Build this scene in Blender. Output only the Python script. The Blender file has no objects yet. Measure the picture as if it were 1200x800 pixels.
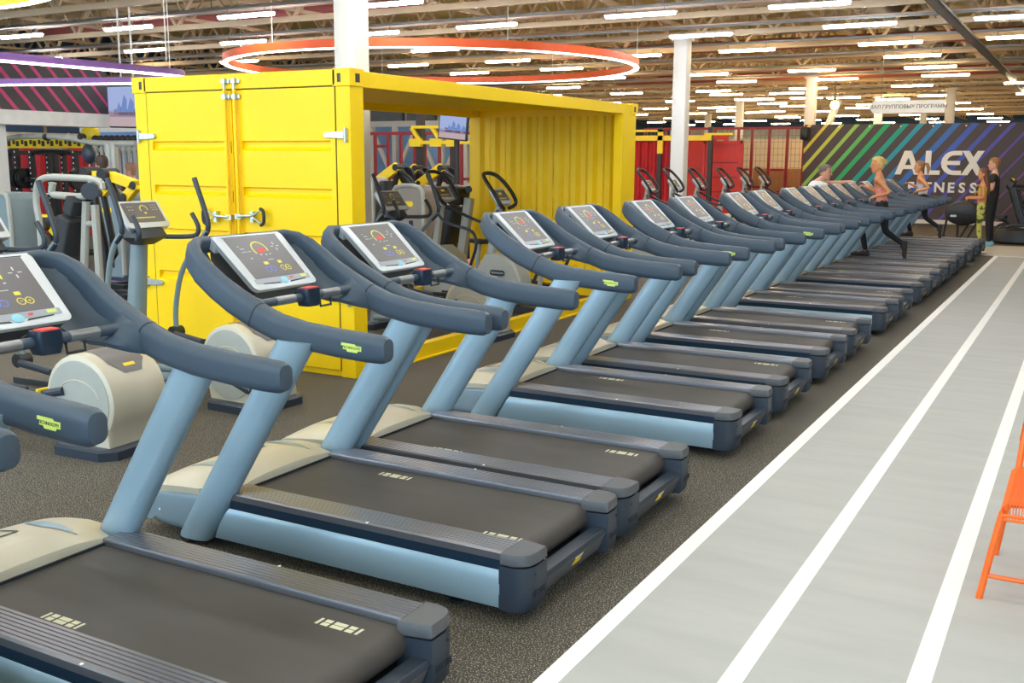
import bpy, bmesh, math, random
from math import sin, cos, pi, radians, sqrt, atan2
from mathutils import Vector, Matrix, Euler
random.seed(4)
S = bpy.context.scene
C = S.collection

# ------------------------------------------------------------------ camera
FPX, PITCH, YAW, ROLL, CAMH = 1203.35, radians(10.112), radians(29.20), radians(.3387), 1.85
F = Vector((-sin(YAW) * cos(PITCH), cos(YAW) * cos(PITCH), -sin(PITCH)))
R0 = Vector((cos(YAW), sin(YAW), 0))
U0 = R0.cross(F)
R = R0 * cos(ROLL) + U0 * sin(ROLL)
U = -R0 * sin(ROLL) + U0 * cos(ROLL)
CP = Vector((0, 0, CAMH))
cd = bpy.data.cameras.new('camera')
cd.sensor_width = 36
cd.lens = FPX / 1200 * 36
cd.clip_end = 300
cam = bpy.data.objects.new('camera', cd)
C.objects.link(cam)
cam.matrix_world = Matrix(((R.x, U.x, -F.x, 0), (R.y, U.y, -F.y, 0), (R.z, U.z, -F.z, CAMH), (0, 0, 0, 1)))
S.camera = cam


def ray(x, y): return F * FPX + R * (x - 600) - U * (y - 400)
def atz(x, y, z=0.0):
    d = ray(x, y); return CP + d * ((z - CAMH) / d.z)
def aty(x, y, Y):
    d = ray(x, y); return CP + d * (Y / d.y)
def atx(x, y, X):
    d = ray(x, y); return CP + d * (X / d.x)


# ------------------------------------------------------------------ materials
def lin(c):
    return tuple(((v / 255) / 12.92 if v / 255 <= .04045 else ((v / 255 + .055) / 1.055) ** 2.4) for v in c) + (1,)


def mat(name, col, rough=.5, metal=0, var=.06, vscale=6, bump=0, bscale=60, emit=0, spec=.5, coat=0):
    m = bpy.data.materials.new(name); m.use_nodes = True
    nt = m.node_tree; b = nt.nodes['Principled BSDF']
    b.inputs['Roughness'].default_value = rough
    b.inputs['Metallic'].default_value = metal
    b.inputs['Specular IOR Level'].default_value = spec
    if coat: b.inputs['Coat Weight'].default_value = coat
    L = lin(col)
    tc = nt.nodes.new('ShaderNodeTexCoord')
    n = nt.nodes.new('ShaderNodeTexNoise'); n.inputs['Scale'].default_value = vscale; n.inputs['Detail'].default_value = 4
    nt.links.new(tc.outputs['Object'], n.inputs['Vector'])
    cr = nt.nodes.new('ShaderNodeValToRGB')
    cr.color_ramp.elements[0].position = .3; cr.color_ramp.elements[1].position = .7
    cr.color_ramp.elements[0].color = tuple(v * (1 - var) for v in L[:3]) + (1,)
    cr.color_ramp.elements[1].color = tuple(min(1, v * (1 + var)) for v in L[:3]) + (1,)
    nt.links.new(n.outputs['Fac'], cr.inputs['Fac'])
    nt.links.new(cr.outputs['Color'], b.inputs['Base Color'])
    if bump:
        n2 = nt.nodes.new('ShaderNodeTexNoise'); n2.inputs['Scale'].default_value = bscale; n2.inputs['Detail'].default_value = 3
        nt.links.new(tc.outputs['Object'], n2.inputs['Vector'])
        bp = nt.nodes.new('ShaderNodeBump'); bp.inputs['Strength'].default_value = bump; bp.inputs['Distance'].default_value = .01
        nt.links.new(n2.outputs['Fac'], bp.inputs['Height']); nt.links.new(bp.outputs['Normal'], b.inputs['Normal'])
    if emit:
        b.inputs['Emission Color'].default_value = L
        b.inputs['Emission Strength'].default_value = emit
    return m


def emat(name, col, strength):
    m = bpy.data.materials.new(name); m.use_nodes = True
    nt = m.node_tree; nt.nodes.clear()
    e = nt.nodes.new('ShaderNodeEmission'); o = nt.nodes.new('ShaderNodeOutputMaterial')
    e.inputs['Color'].default_value = lin(col); e.inputs['Strength'].default_value = strength
    nt.links.new(e.outputs[0], o.inputs[0])
    return m


def speckle(name, base, fleck, scale, lo, hi, rough):
    m = mat(name, base, rough, 0, .12, 1.5, .35, 220)
    nt = m.node_tree; b = nt.nodes['Principled BSDF']
    cr = [n for n in nt.nodes if n.type == 'VALTORGB'][0]
    tc = [n for n in nt.nodes if n.type == 'TEX_COORD'][0]
    n = nt.nodes.new('ShaderNodeTexNoise'); n.inputs['Scale'].default_value = scale; n.inputs['Detail'].default_value = 2
    nt.links.new(tc.outputs['Object'], n.inputs['Vector'])
    r = nt.nodes.new('ShaderNodeValToRGB'); r.color_ramp.elements[0].position = lo; r.color_ramp.elements[1].position = hi
    nt.links.new(n.outputs['Fac'], r.inputs['Fac'])
    mx = nt.nodes.new('ShaderNodeMix'); mx.data_type = 'RGBA'
    nt.links.new(r.outputs['Color'], mx.inputs[0]); nt.links.new(cr.outputs['Color'], mx.inputs[6]); mx.inputs[7].default_value = lin(fleck)
    nt.links.new(mx.outputs[2], b.inputs['Base Color'])
    return m


def streak(name, base, rough, amt, sx, sy):
    m = mat(name, base, rough, 0, amt, 1)
    nt = m.node_tree
    n = [x for x in nt.nodes if x.type == 'TEX_NOISE'][0]; tc = [x for x in nt.nodes if x.type == 'TEX_COORD'][0]
    mp = nt.nodes.new('ShaderNodeMapping'); mp.inputs['Scale'].default_value = (sx, sy, 1)
    nt.links.new(tc.outputs['Object'], mp.inputs[0]); nt.links.new(mp.outputs[0], n.inputs['Vector']); n.inputs['Detail'].default_value = 8
    return m


M = dict(
    rubber=speckle('rubber_floor', (62, 57, 51), (184, 172, 150), 165, .56, .64, .85),
    track=streak('track_carpet', (176, 175, 171), .9, .05, 1.2, 7),
    concrete=mat('pale_floor', (198, 192, 184), .8, 0, .05, 2),
    line=mat('line_paint', (240, 238, 234), .6, 0, .02),
    yellow=mat('container_yellow', (250, 206, 0), .42, 0, .03, 2, spec=.3),
    gap=mat('dark_gap', (70, 58, 10), .8),
    zinc=mat('zinc', (190, 196, 188), .3, .8, .12, 30), sensor=mat('sensor_metal', (138, 140, 142), .32, .7, .04, 8),
    black=mat('black_plastic', (30, 31, 33), .45, 0, .1),
    pad=mat('black_pad', (44, 46, 49), .5, 0, .1, 20),
    slate=mat('slate_soft', (58, 72, 86), .5, 0, .05, 3, .12, 300),
    slatedk=mat('slate_dark', (41, 50, 62), .42, 0, .06, 5),
    navy=mat('navy_recess', (18, 38, 56), .35, 0, .06),
    capgrey=mat('cap_grey', (82, 83, 86), .55, 0, .04, 20, .1, 300),
    blue=mat('panel_blue', (146, 170, 184), .32, .25, .03, 2),
    bluegrey=mat('housing_bluegrey', (120, 138, 148), .45, 0, .03),
    cream=mat('hood_cream', (196, 187, 166), .38, .1, .03, 2),
    belt=streak('belt_black', (66, 61, 57), .62, .10, 2, 9),
    mark=mat('belt_mark', (206, 202, 172), .6),
    silver=mat('silver_frame', (206, 210, 214), .42, .35, .03),
    screen=mat('screen_grey', (104, 99, 100), .38, 0, .03),
    strip=mat('screen_strip', (160, 164, 172), .3, .1),
    seam=mat('seam_dark', (28, 36, 46), .6),
    red=mat('stop_red', (224, 74, 66), .45),
    lime=mat('badge_lime', (206, 222, 110), .5),
    ink=mat('badge_ink', (34, 48, 40), .5),
    white=mat('white_paint', (240, 238, 232), .5, 0, .02, 2),
    lyel=mat('led_yellow', (214, 198, 70), .5, emit=.12), lred=mat('led_red', (200, 62, 60), .5, emit=.12), lblu=mat('led_blue', (100, 116, 210), .5, emit=.12), lwht=mat('led_white', (205, 205, 200), .5, emit=.05),
    ltblue=mat('button_blue', (140, 200, 215), .4),
    mgrey=mat('machine_grey', (168, 168, 158), .4, .1, .04),
    mbrown=mat('machine_taupe', (142, 132, 120), .45, .1, .04),
    mblue=mat('machine_bluegrey', (126, 142, 146), .45, .05, .04),
    gyel=mat('gym_yellow', (246, 210, 20), .42, 0, .03),
    fred=mat('fence_red', (136, 18, 32), .45, 0, .05),
    cred=mat('container_red', (206, 46, 34), .5, 0, .05),
    crim=mat('curtain_red', (190, 20, 30), .6, 0, .08),
    orange=mat('chair_orange', (240, 104, 22), .4, 0, .03),
    ringo=mat('ring_orange', (232, 88, 22), .5, 0, .03), ringp=mat('ring_purple', (116, 74, 140), .5), ringy=mat('ring_yellow', (250, 214, 30), .5),
    led=emat('ring_led', (255, 252, 244), 5.0),
    tube=emat('lamp_tube', (246, 250, 255), 34.0), tubew=emat('lamp_tube_warm', (255, 226, 180), 34.0),
    housing=mat('lamp_white', (226, 226, 222), .45),
    steel=mat('truss_paint', (206, 182, 150), .55, 0, .08, 1),
    tray=mat('tray_zinc', (128, 130, 128), .4, .5, .1, 3),
    pipe=mat('pipe_beige', (200, 174, 160), .45, 0, .05, 2),
    pinkpipe=mat('pipe_pink', (196, 110, 110), .6, 0, .08, 2),
    duct=mat('duct_dark', (88, 82, 82), .45, .5, .1, 3),
    deck=streak('roof_deck', (196, 184, 110), .6, .12, .2, 9),
    wallblue=streak('blue_cladding', (44, 84, 130), .5, .15, .3, .3),
    wallwhite=mat('wall_white', (228, 226, 220), .7, 0, .03, 1),
    col=mat('column_white', (226, 222, 214), .55, 0, .02, 1),
    graphic=mat('graphic_wall', (78, 69, 72), .6, 0, .03, 1),
    bulk=mat('bulkhead_black', (74, 68, 68), .6, 0, .03, 1),
    pink=mat('stripe_pink', (206, 66, 124), .5),
    ledge=mat('ledge_white', (238, 236, 230), .6),
    glass=mat('window_pane_blue', (120, 160, 204), .15, 0, .25, .9),
    dark=mat('dark_frame', (52, 44, 44), .5),
    brown=mat('wood_brown', (170, 112, 60), .6, 0, .1, 3),
    purple=mat('mat_purple', (160, 116, 176), .8),
    pinkmat=mat('mat_pink', (226, 130, 134), .8),
    bulb=emat('warm_bulb', (255, 196, 90), 30.0),
    signtext=mat('sign_grey', (120, 116, 112), .6),
)


# ------------------------------------------------------------------ mesh builder
def rr(w, h, r, n=4):
    """rounded rectangle ring, w x h, centred"""
    r = min(r, w / 2 - 1e-4, h / 2 - 1e-4); o = []
    for cx, cy, a0 in ((w / 2 - r, h / 2 - r, 0), (-w / 2 + r, h / 2 - r, pi / 2), (-w / 2 + r, -h / 2 + r, pi), (w / 2 - r, -h / 2 + r, 1.5 * pi)):
        for i in range(n + 1):
            a = a0 + pi / 2 * i / n
            o.append((cx + r * cos(a), cy + r * sin(a)))
    return o


class MB:
    def __init__(s): s.v = []; s.f = []; s.m = []; s.mats = []; s.cur = 0
    def use(s, m):
        if m not in s.mats: s.mats.append(m)
        s.cur = s.mats.index(m); return s
    def add(s, vs, fs):
        k = len(s.v); s.v += [tuple(p) for p in vs]
        for f in fs: s.f.append(tuple(i + k for i in f)); s.m.append(s.cur)
        return s
    def box(s, x0, x1, y0, y1, z0, z1):
        return s.add([(x0, y0, z0), (x1, y0, z0), (x1, y1, z0), (x0, y1, z0), (x0, y0, z1), (x1, y0, z1), (x1, y1, z1), (x0, y1, z1)],
                     [(0, 3, 2, 1), (4, 5, 6, 7), (0, 1, 5, 4), (1, 2, 6, 5), (2, 3, 7, 6), (3, 0, 4, 7)])
    def loft(s, rings, cap=True, closed=False):
        n = len(rings[0]); vs = [p for r in rings for p in r]; fs = []
        m = len(rings)
        for i in range(m if closed else m - 1):
            j = (i + 1) % m
            for k in range(n):
                l = (k + 1) % n
                fs.append((i * n + k, i * n + l, j * n + l, j * n + k))
        if cap and not closed: fs += [tuple(range(n - 1, -1, -1)), tuple((m - 1) * n + k for k in range(n))]
        return s.add(vs, fs)
    def sheet(s, rows):
        n = len(rows[0]); fs = []
        for i in range(len(rows) - 1):
            for k in range(n - 1): fs.append((i * n + k, i * n + k + 1, (i + 1) * n + k + 1, (i + 1) * n + k))
        return s.add([p for r in rows for p in r], fs)
    def tube(s, pts, r, n=10, closed=False, smooth=0):
        P = [Vector(p) for p in pts]
        if smooth:
            for _ in range(smooth):
                Q = []
                m = len(P)
                for i in range(m if closed else m - 1):
                    a, b = P[i], P[(i + 1) % m]
                    if closed: Q += [a * .75 + b * .25, a * .25 + b * .75]
                    else:
                        Q += ([a] if i == 0 else [a * .75 + b * .25]) + ([b] if i == m - 2 else [a * .25 + b * .75])
                P = Q
        m = len(P); rings = []; N = None
        for i in range(m):
            a = P[(i - 1) % m] if (closed or i) else P[0]; b = P[(i + 1) % m] if (closed or i < m - 1) else P[-1]
            T = (b - a).normalized()
            if N is None:
                N = Vector((0, 0, 1)) if abs(T.z) < .9 else Vector((1, 0, 0))
            N = (N - T * N.dot(T)).normalized(); B = T.cross(N)
            rad = r[i] if isinstance(r, (list, tuple)) else r
            rings.append([P[i] + (N * cos(2 * pi * k / n) + B * sin(2 * pi * k / n)) * rad for k in range(n)])
        return s.loft(rings, True, closed)
    def sweep(s, pts, wh, hint, n=4, rad=.45, scap=True):
        """rounded-rect section swept; wh = list of (width along side, height along hint)"""
        P = [Vector(p) for p in pts]; m = len(P); rings = []
        for i in range(m):
            T = (P[min(i + 1, m - 1)] - P[max(i - 1, 0)]).normalized()
            N = Vector(hint); N = (N - T * N.dot(T)).normalized(); B = T.cross(N)
            w, h = wh[i]
            rings.append([P[i] + B * a + N * b for a, b in rr(w, h, min(w, h) * rad, n)])
        return s.loft(rings)
    def bar(s, p, q, w, h=None, hint=(0, 0, 1)):
        h = h or w; p = Vector(p); q = Vector(q); T = (q - p).normalized(); N = Vector(hint)
        if abs(T.dot(N)) > .98: N = Vector((1, 0, 0))
        N = (N - T * N.dot(T)).normalized(); B = T.cross(N)
        return s.loft([[c + B * (a * w / 2) + N * (b * h / 2) for a, b in ((1, 1), (-1, 1), (-1, -1), (1, -1))] for c in (p, q)])
    def prism(s, poly, axis, a, b):
        def P(u, v, t): return (t, u, v) if axis == 'x' else (u, t, v) if axis == 'y' else (u, v, t)
        return s.loft([[P(u, v, t) for u, v in poly] for t in (a, b)])
    def disc(s, c, nrm, r, n=20, h=0.004):
        nrm = Vector(nrm).normalized(); c = Vector(c)
        N = Vector((0, 0, 1)) if abs(nrm.z) < .9 else Vector((1, 0, 0)); N = (N - nrm * N.dot(nrm)).normalized(); B = nrm.cross(N)
        return s.loft([[c + nrm * t + (N * cos(2 * pi * k / n) + B * sin(2 * pi * k / n)) * r for k in range(n)] for t in (0, h)])
    def ball(s, c, rx, ry=None, rz=None, n=12, m=8):
        ry = ry or rx; rz = rz or rx
        rings = [[(c[0] + rx * sin(pi * (i + .02) / (m + .04)) * cos(2 * pi * k / n), c[1] + ry * sin(pi * (i + .02) / (m + .04)) * sin(2 * pi * k / n), c[2] - rz * cos(pi * i / m)) for k in range(n)] for i in range(m + 1)]
        return s.loft(rings)
    def lathe(s, c, prof, n=20):
        return s.loft([[(c[0] + r * cos(2 * pi * k / n), c[1] + r * sin(2 * pi * k / n), c[2] + z) for k in range(n)] for r, z in prof])
    def mesh(s, me, mtx):
        return s.add([mtx @ v.co for v in me.vertices], [tuple(p.vertices) for p in me.polygons])
    def data(s, name, ang=35):
        me = bpy.data.meshes.new(name); me.from_pydata(s.v, [], s.f)
        for m in s.mats: me.materials.append(m)
        me.polygons.foreach_set('material_index', s.m)
        bm = bmesh.new(); bm.from_mesh(me); bmesh.ops.recalc_face_normals(bm, faces=bm.faces); bm.to_mesh(me); bm.free()
        me.shade_smooth(); me.set_sharp_from_angle(angle=radians(ang))
        return me


def obj(name, mb, parent=None, bevel=0, seg=2, loc=None, ang=35):
    o = bpy.data.objects.new(name, mb.data(name, ang)); C.objects.link(o)
    if parent: o.parent = parent
    if loc: o.location = loc
    if bevel:
        b = o.modifiers.new('bevel', 'BEVEL'); b.width = bevel; b.segments = seg; b.limit_method = 'ANGLE'; b.angle_limit = radians(40); b.harden_normals = True
    return o


def tag(o, label=None, cat=None, group=None, kind=None):
    if label: o['label'] = label
    if cat: o['category'] = cat
    if group: o['group'] = group
    if kind: o['kind'] = kind
    return o


def thing(name, label, cat, loc=(0, 0, 0), rz=0, group=None):
    o = bpy.data.objects.new(name, None); C.objects.link(o)
    o.location = loc; o.rotation_euler = (0, 0, rz); o.empty_display_size = .2
    return tag(o, label, cat, group)


def dup(root, loc, rz=None, label=None, group=None):
    r = root.copy(); C.objects.link(r); r.location = loc
    if rz is not None: r.rotation_euler = (0, 0, rz)
    if label: r['label'] = label
    if group: r['group'] = group
    for ch in list(root.children):
        c = ch.copy(); C.objects.link(c); c.parent = r
        for g in list(ch.children):
            d = g.copy(); C.objects.link(d); d.parent = c
    return r


def struct(name, mb, bevel=0, parent=None):
    o = obj(name, mb, parent, bevel)
    o['kind'] = 'structure'
    return o


_txt = {}
def text_mesh(body, size, extrude=.001, spacing=1.0, fat=0):
    k = (body, size, extrude, spacing, fat)
    if k in _txt: return _txt[k]
    cu = bpy.data.curves.new('lettering', 'FONT'); cu.body = body; cu.size = size; cu.extrude = extrude; cu.align_x = 'CENTER'; cu.align_y = 'CENTER'; cu.space_character = spacing; cu.resolution_u = 3; cu.offset = fat
    o = bpy.data.objects.new('lettering', cu); C.objects.link(o)
    me = bpy.data.meshes.new_from_object(o.evaluated_get(bpy.context.evaluated_depsgraph_get()))
    bpy.data.objects.remove(o); bpy.data.curves.remove(cu)
    _txt[k] = me
    return me


def basis(o, x, y):
    """matrix with origin o, text x axis along x, text y axis along y"""
    x = Vector(x).normalized(); y = Vector(y); y = (y - x * y.dot(x)).normalized(); z = x.cross(y)
    return Matrix(((x.x, y.x, z.x, o[0]), (x.y, y.y, z.y, o[1]), (x.z, y.z, z.z, o[2]), (0, 0, 0, 1)))


def badge(mb, o, x, y, w=.11, h=.034, plate=None, ink=None, bx=None):
    """small maker's plate with lettering"""
    mt = basis(o, x, y)
    mb.use(plate or M['lime'])
    pts = [(-.5, .15), (-.5, .5), (.18, .5), (.22, .32), (.5, .32), (.5, -.3), (.34, -.3), (.3, -.55), (-.2, -.55), (-.24, -.3), (-.42, -.3), (-.42, .15)]
    mb.loft([[mt @ Vector((u * w, v * h, t)) for u, v in pts] for t in (-.002, .0015)])
    mb.use(ink or M['ink']); mb.mesh(text_mesh('TECHNOGYM', h * .47, .0004, .9), mt @ Matrix.Translation((0, -.02 * h, .002)))
    return mb

# ------------------------------------------------------------------ the setting
b = MB().use(M['rubber']).box(-31, 13, -7, 82, -.06, 0)
struct('floor', b)
b = MB().use(M['track']).box(-1.586, 6.0, -7, 22.38, .0005, .006)
struct('floor_track', b)
b = MB().use(M['concrete']).box(-1.95, 9.0, 22.38, 25.2, .0005, .006)
struct('floor_crossing', b)
for i, x in enumerate((-1.548, -.975, -.385)):
    struct('trim_%d' % (i + 1), MB().use(M['line']).box(x - .039, x + .039, -7, 22.38, .006, .0075))
struct('trim_4', MB().use(M['line']).box(-1.5, 6, 22.30, 22.38, .006, .0075))

b = MB().use(M['wallblue']).box(-31.2, -31, -12, 82, 2.6, 6.3)
b.use(M['wallwhite']).box(-31.2, -31, -12, 82, 0, 2.6)
b.use(M['tray'])
for y in range(-10, 82, 3): b.box(-31, -30.9, y, y + .12, 2.6, 6.2)
for z in (3.4, 4.6): b.box(-31, -30.92, -12, 82, z, z + .1)
struct('wall_left', b)
struct('wall_light_block', MB().use(M['wallwhite']).box(13, 13.2, -7, 82.2, 0, 6.3))  # unseen wall, added to shut out the blue daylight on this side
b = MB().use(M['wallwhite']).box(-31, 18, 82, 82.2, 0, 4.4)
b.use(M['wallblue']).box(-31, 18, 82, 82.2, 4.4, 6.3)
struct('wall_back', b)
b = MB().use(M['deck'])
prof = []
x = -31.2
b.loft([[(xx, yy, 5.95 + (.07 if k % 4 in (1, 2) else 0)) for k, xx in enumerate([-31.2 + .18 * j + (.03 if j % 4 in (1, 3) else 0) for j in range(274)])] + [(18, yy, 6.3), (-31.2, yy, 6.3)] for yy in (-7.5, 82.2)])
struct('ceiling', b)

# lattice roof trusses
TZ0, TZ1 = 4.55, 5.55
def lattice(p0, p1, z0, z1, pitch, w, wd):
    t = MB().use(M['steel'])
    p0 = Vector((p0[0], p0[1], 0)); p1 = Vector((p1[0], p1[1], 0)); L = (p1 - p0).length; d = (p1 - p0) / L
    t.bar(p0 + Vector((0, 0, z0)), p1 + Vector((0, 0, z0)), w, w); t.bar(p0 + Vector((0, 0, z1)), p1 + Vector((0, 0, z1)), w, w)
    n = int(L / pitch)
    for i in range(n):
        a = p0 + d * (i * pitch); c = p0 + d * ((i + .5) * pitch); e = p0 + d * ((i + 1) * pitch)
        t.bar(a + Vector((0, 0, z1)), c + Vector((0, 0, z0)), wd); t.bar(c + Vector((0, 0, z0)), e + Vector((0, 0, z1)), wd)
    return t
tr = None
for i, y in enumerate([4.4, 7.4] + [10.4 + 3 * k for k in range(20)]):
    if tr is None:
        tr = struct('roof_truss', lattice((-31, 0), (18, 0), TZ0, TZ1, 1.6, .11, .06)); o = tr
    else:
        o = tr.copy(); C.objects.link(o)
    o.location = (0, y, 0)
tr = None
for x in [-29.3, -26.3, -23.3, -20.3, -17.3, -14.3, -11.3, -8.3, -5.3, -2.3, .7, 3.7]:
    if tr is None:
        tr = struct('roof_joist', lattice((0, -2), (0, 81), 4.75 if x else 4.75, 5.85, 1.5, .07, .045)); o = tr
    else:
        o = tr.copy(); C.objects.link(o)
    o.location = (x, 0, 0)
# pipes, ducts and cable trays under the roof
for i, y in enumerate((12.2, 15.3, 18.6, 21.6, 25.4, 29.2, 33.0, 38.0, 44.0)):
    tag(obj('ceiling_pipe', MB().use(M['pipe']).tube([(-30, y, 4.62), (17, y, 4.62)], .045, 8)), 'thin beige pipe crossing the hall under the roof trusses', 'pipe', 'sprinkler pipes under the roof')
for i, (y, z, x0, x1) in enumerate(((26.6, 4.72, -14, 16), (36.6, 4.72, -16, 16), (18.0, 4.95, -24, -12))):
    tag(obj('insulated_pipe', MB().use(M['pinkpipe']).tube([(x0, y, z), (x1, y, z)], .14, 12)),
        ('thick pink pipe across the roof, in front of the hanging arrow sign', 'thick pink pipe across the roof, far behind the hanging arrow sign', 'thick pink pipe under the roof, behind the yellow container')[i], 'pipe')
    for xx in range(int(x0) + 2, int(x1), 4): obj('pipe_hanger', MB().use(M['tray']).tube([(xx, y, z + .1), (xx, y, 5.93)], .012, 5), C.objects['insulated_pipe' + ('.%03d' % i if i else '')])
dk = thing('air_duct', 'round dark air duct under the roof, running away at upper right', 'duct', (-4.6, 26, 5.25))
obj('tube', MB().use(M['duct']).tube([(0, -9, 0), (.25, 12, 0)], .30, 20), dk)
d = MB().use(M['zinc'])
for k in range(7): d.tube([(.1 * 0 + .012 * (3 * k - 9) , -9 + 3 * k, 0), (.012 * (3 * k - 9), -8.92 + 3 * k, 0)], .315, 20)
obj('coupling', d, dk)
b = MB().use(M['tray'])
b.box(-2.68, -2.48, 12, 60, 4.42, 4.43).box(-2.68, -2.665, 12, 60, 4.42, 4.48).box(-2.495, -2.48, 12, 60, 4.42, 4.48)
tag(obj('cable_tray', b), 'long grey cable tray running away under the roof at upper right', 'cable tray')

# columns
cx, cw = -8.26, .16
def column(y, lab):
    t = thing('support_column', lab, 'column', (cx, y, 0))
    b = MB().use(M['col']).loft([[(u, v, z) for u, v in rr(.32, .32, .03, 2)] for z in (0, 4.5)])
    obj('shaft', b, t)
    obj('base_plate', MB().use(M['col']).box(-.3, .3, -.3, .3, 0, .03), t)
    obj('cap_plate', MB().use(M['col']).box(-.20, .20, -.20, .20, 4.44, 4.50), t)
    t['kind'] = 'structure'
    return t
c0 = column(10.62, 'square white column rising behind the yellow container')
for y, lab in ((22.5, 'square white column in front of the red containers'), (34.6, 'square white column behind the red fence'), (46.6, 'white column far beyond the striped wall')):
    dup(c0, (cx, y, 0), 0, lab)
for x, y in ((-20.3, 34.6), (-20.3, 46.6), (-14.3, 46.6), (-14.3, 60), (-8.3, 60), (-20.3, 60), (-2.3, 46.6), (-4.9, 42)):
    dup(c0, (x, y, 0), 0, 'white column far away beneath the roof trusses', 'white columns in the far hall')
b = MB().use(M['white']).tube([(-11.4, 46, 0), (-9.8, 46, 4.4)], .16, 10)
tag(obj('leaning_strut', b), 'leaning white strut far behind the red fence', 'strut')

# ------------------------------------------------------------------ tube lamps
LZ = 4.35
protos = {}
def lamp(p, lab, grp):
    m = M['tubew'] if p.y > 21 else M['tube']
    proto = protos.get(m.name)
    if proto is None:
        t = thing('ceiling_lamp', lab, 'lamp', p, 0, grp)
        h = MB().use(M['housing']).loft([[(x, .060 * s * cos(a), .014 + .050 * s * sin(a)) for a in [pi * (.12 + .76 * i / 8) for i in range(9)]] for x, s in ((-.68, .75), (-.66, 1), (.66, 1), (.68, .75))])
        obj('housing', h, t)
        d = MB().use(m).loft([[(x, .054 * s * cos(a), .012 - .036 * s * sin(a)) for a in [pi * (-.2 + 1.4 * i / 10) for i in range(11)]] for x, s in ((-.655, .7), (-.64, 1), (.64, 1), (.655, .7))])
        obj('diffuser', d, t)
        for sx in (-.45, .45): obj('hanger', MB().use(M['tray']).tube([(sx, 0, .06), (sx, 0, .16)], .008, 6), t)
        protos[m.name] = t
        return t
    return dup(proto, p, 0, lab, grp)
LP = [(288, 19), (150, 33.5), (456, 5.5), (570, 31), (750, 18), (821, 42), (875, 59.5), (1007, 30), (1043, 51), (1090, 79), (1108, 88.5), (169, 59.5), (595, 72), (658, 81), (1069, 66), (948, 6.5), (828, 87.5), (951, 83), (980, 93),
      (25, 43), (80, 85), (52, 69.5), (285, 50), (280, 72.5), (167, 81.5), (436, 40), (510, 59), (478, 77), (550, 86), (745, 66), (710, 92), (863, 96), (851, 111), (922, 109.5), (879, 116.5), (945, 115), (905, 121.5), (833, 126.5), (854, 130), (1007, 126.5), (870, 141.5), (1046, 116.5), (1190, 20), (1197, 43.5), (905, 131), (925, 138), (660, 103)]
lps = [atz(x, y, LZ) for x, y in LP]
for x, y in LP:
    p = atz(x, y, LZ)
    side = 'left of the orange ring lamp' if x < 270 else 'around the orange ring lamp' if x < 770 else 'right of the orange ring lamp'
    far = 'far' if p.y > 32 else 'middle-distance' if p.y > 20.5 else 'near'
    lamp(p, 'white tube lamp under the roof, in the %s rows %s' % (far, side), 'tube lamps, %s rows %s' % (far, side))
for o in list(C.objects):
    if o.name.startswith('ceiling_lamp'): o.location.y = o.location.y
# the same rows go on above and behind the viewer
for yy in (13.7, 10.4, 7.2, 4.0, .8, -2.4, -5.6):
    for xx in (-19.8, -16.7, -13.4, -10.2, -7.1, -4.1, -1.1, 1.9):
        if yy > 9 and xx < -8: continue
        lamp(Vector((xx, yy, LZ)), 'white tube lamp under the roof, in the rows above the nearest treadmills', 'tube lamps above the nearest treadmills')
# and the far end of the hall
for yy in range(38, 80, 6):
    for xx in (-27, -23.5, -20, -16.5, -13, -9.5, -6, -2.5, 1, 4.5):
        lamp(Vector((xx + .3, yy, LZ)), 'white tube lamp in the farthest rows, over the end of the hall', 'tube lamps over the far end of the hall')
# carrier rails above the lamp rows
for y in sorted(set(round(p.y * .62) / .62 for p in lps if p.y < 45)):
    tag(obj('lamp_rail', MB().use(M['tray']).box(-26, 8, y - .035, y + .035, 4.50, 4.545)), 'grey perforated carrier rail above a row of tube lamps', 'rail', 'carrier rails above the tube lamps')

# ring lamps
def ring(name, c, r, z, m, lab, a0=0, a1=2 * pi, nw=6):
    t = thing(name, lab, 'lamp', (c[0], c[1], z))
    n = 96
    def loop(rs, zs): return [[(rs[k] * cos(2 * pi * i / n), rs[k] * sin(2 * pi * i / n), zs[k]) for k in range(len(rs))] for i in range(n)]
    obj('housing', MB().use(m).loft(loop([r - .05, r + .05, r + .05, r - .05], [.02, .02, .17, .17]), closed=True), t)
    obj('diffuser', MB().use(M['led']).loft(loop([r - .048, r + .048, r + .05, r - .05], [0, 0, .02, .02]), closed=True), t)
    for k in range(nw):
        a = 2 * pi * (k + .35) / nw
        obj('suspension_wire', MB().use(M['white']).tube([(r * cos(a), r * sin(a), .17), (r * cos(a), r * sin(a), 5.9 - z)], .007, 5), t)
    return t
def fitring(pts, z):
    # least squares circle
    P = [atz(x, y, z) for x, y in pts]
    A = [[0] * 4 for _ in range(3)]
    for p in P:
        row = (2 * p.x, 2 * p.y, 1); rhs = p.x ** 2 + p.y ** 2
        for i in range(3):
            for j in range(3): A[i][j] += row[i] * row[j]
            A[i][3] += row[i] * rhs
    m = Matrix([r[:3] for r in A]); s = m.inverted() @ Vector([r[3] for r in A])
    return (s.x, s.y), sqrt(s.z + s.x ** 2 + s.y ** 2)
c_, r_ = fitring([(267, 73), (757, 76), (560, 98.5), (683, 92), (500, 58), (660, 63), (330, 60), (280, 82), (740, 83), (400, 56)], 3.75)
ring('ring_lamp', c_, r_, 3.75, M['ringo'], 'huge orange ring lamp hanging above the yellow container')
fl = thing('frame_lamp', 'long purple angled lamp hanging at left, beside the pink-striped bulkhead', 'lamp', (0, 0, 2.86))
pts = [atz(x, y, 2.86) for x, y in ((-70, 66), (196, 88.5), (212, 90.3), (214, 92.5), (200, 95.5), (155, 98.5), (-70, 101))]
pts = [Vector((p.x, p.y, 0)) for p in pts]
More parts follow.
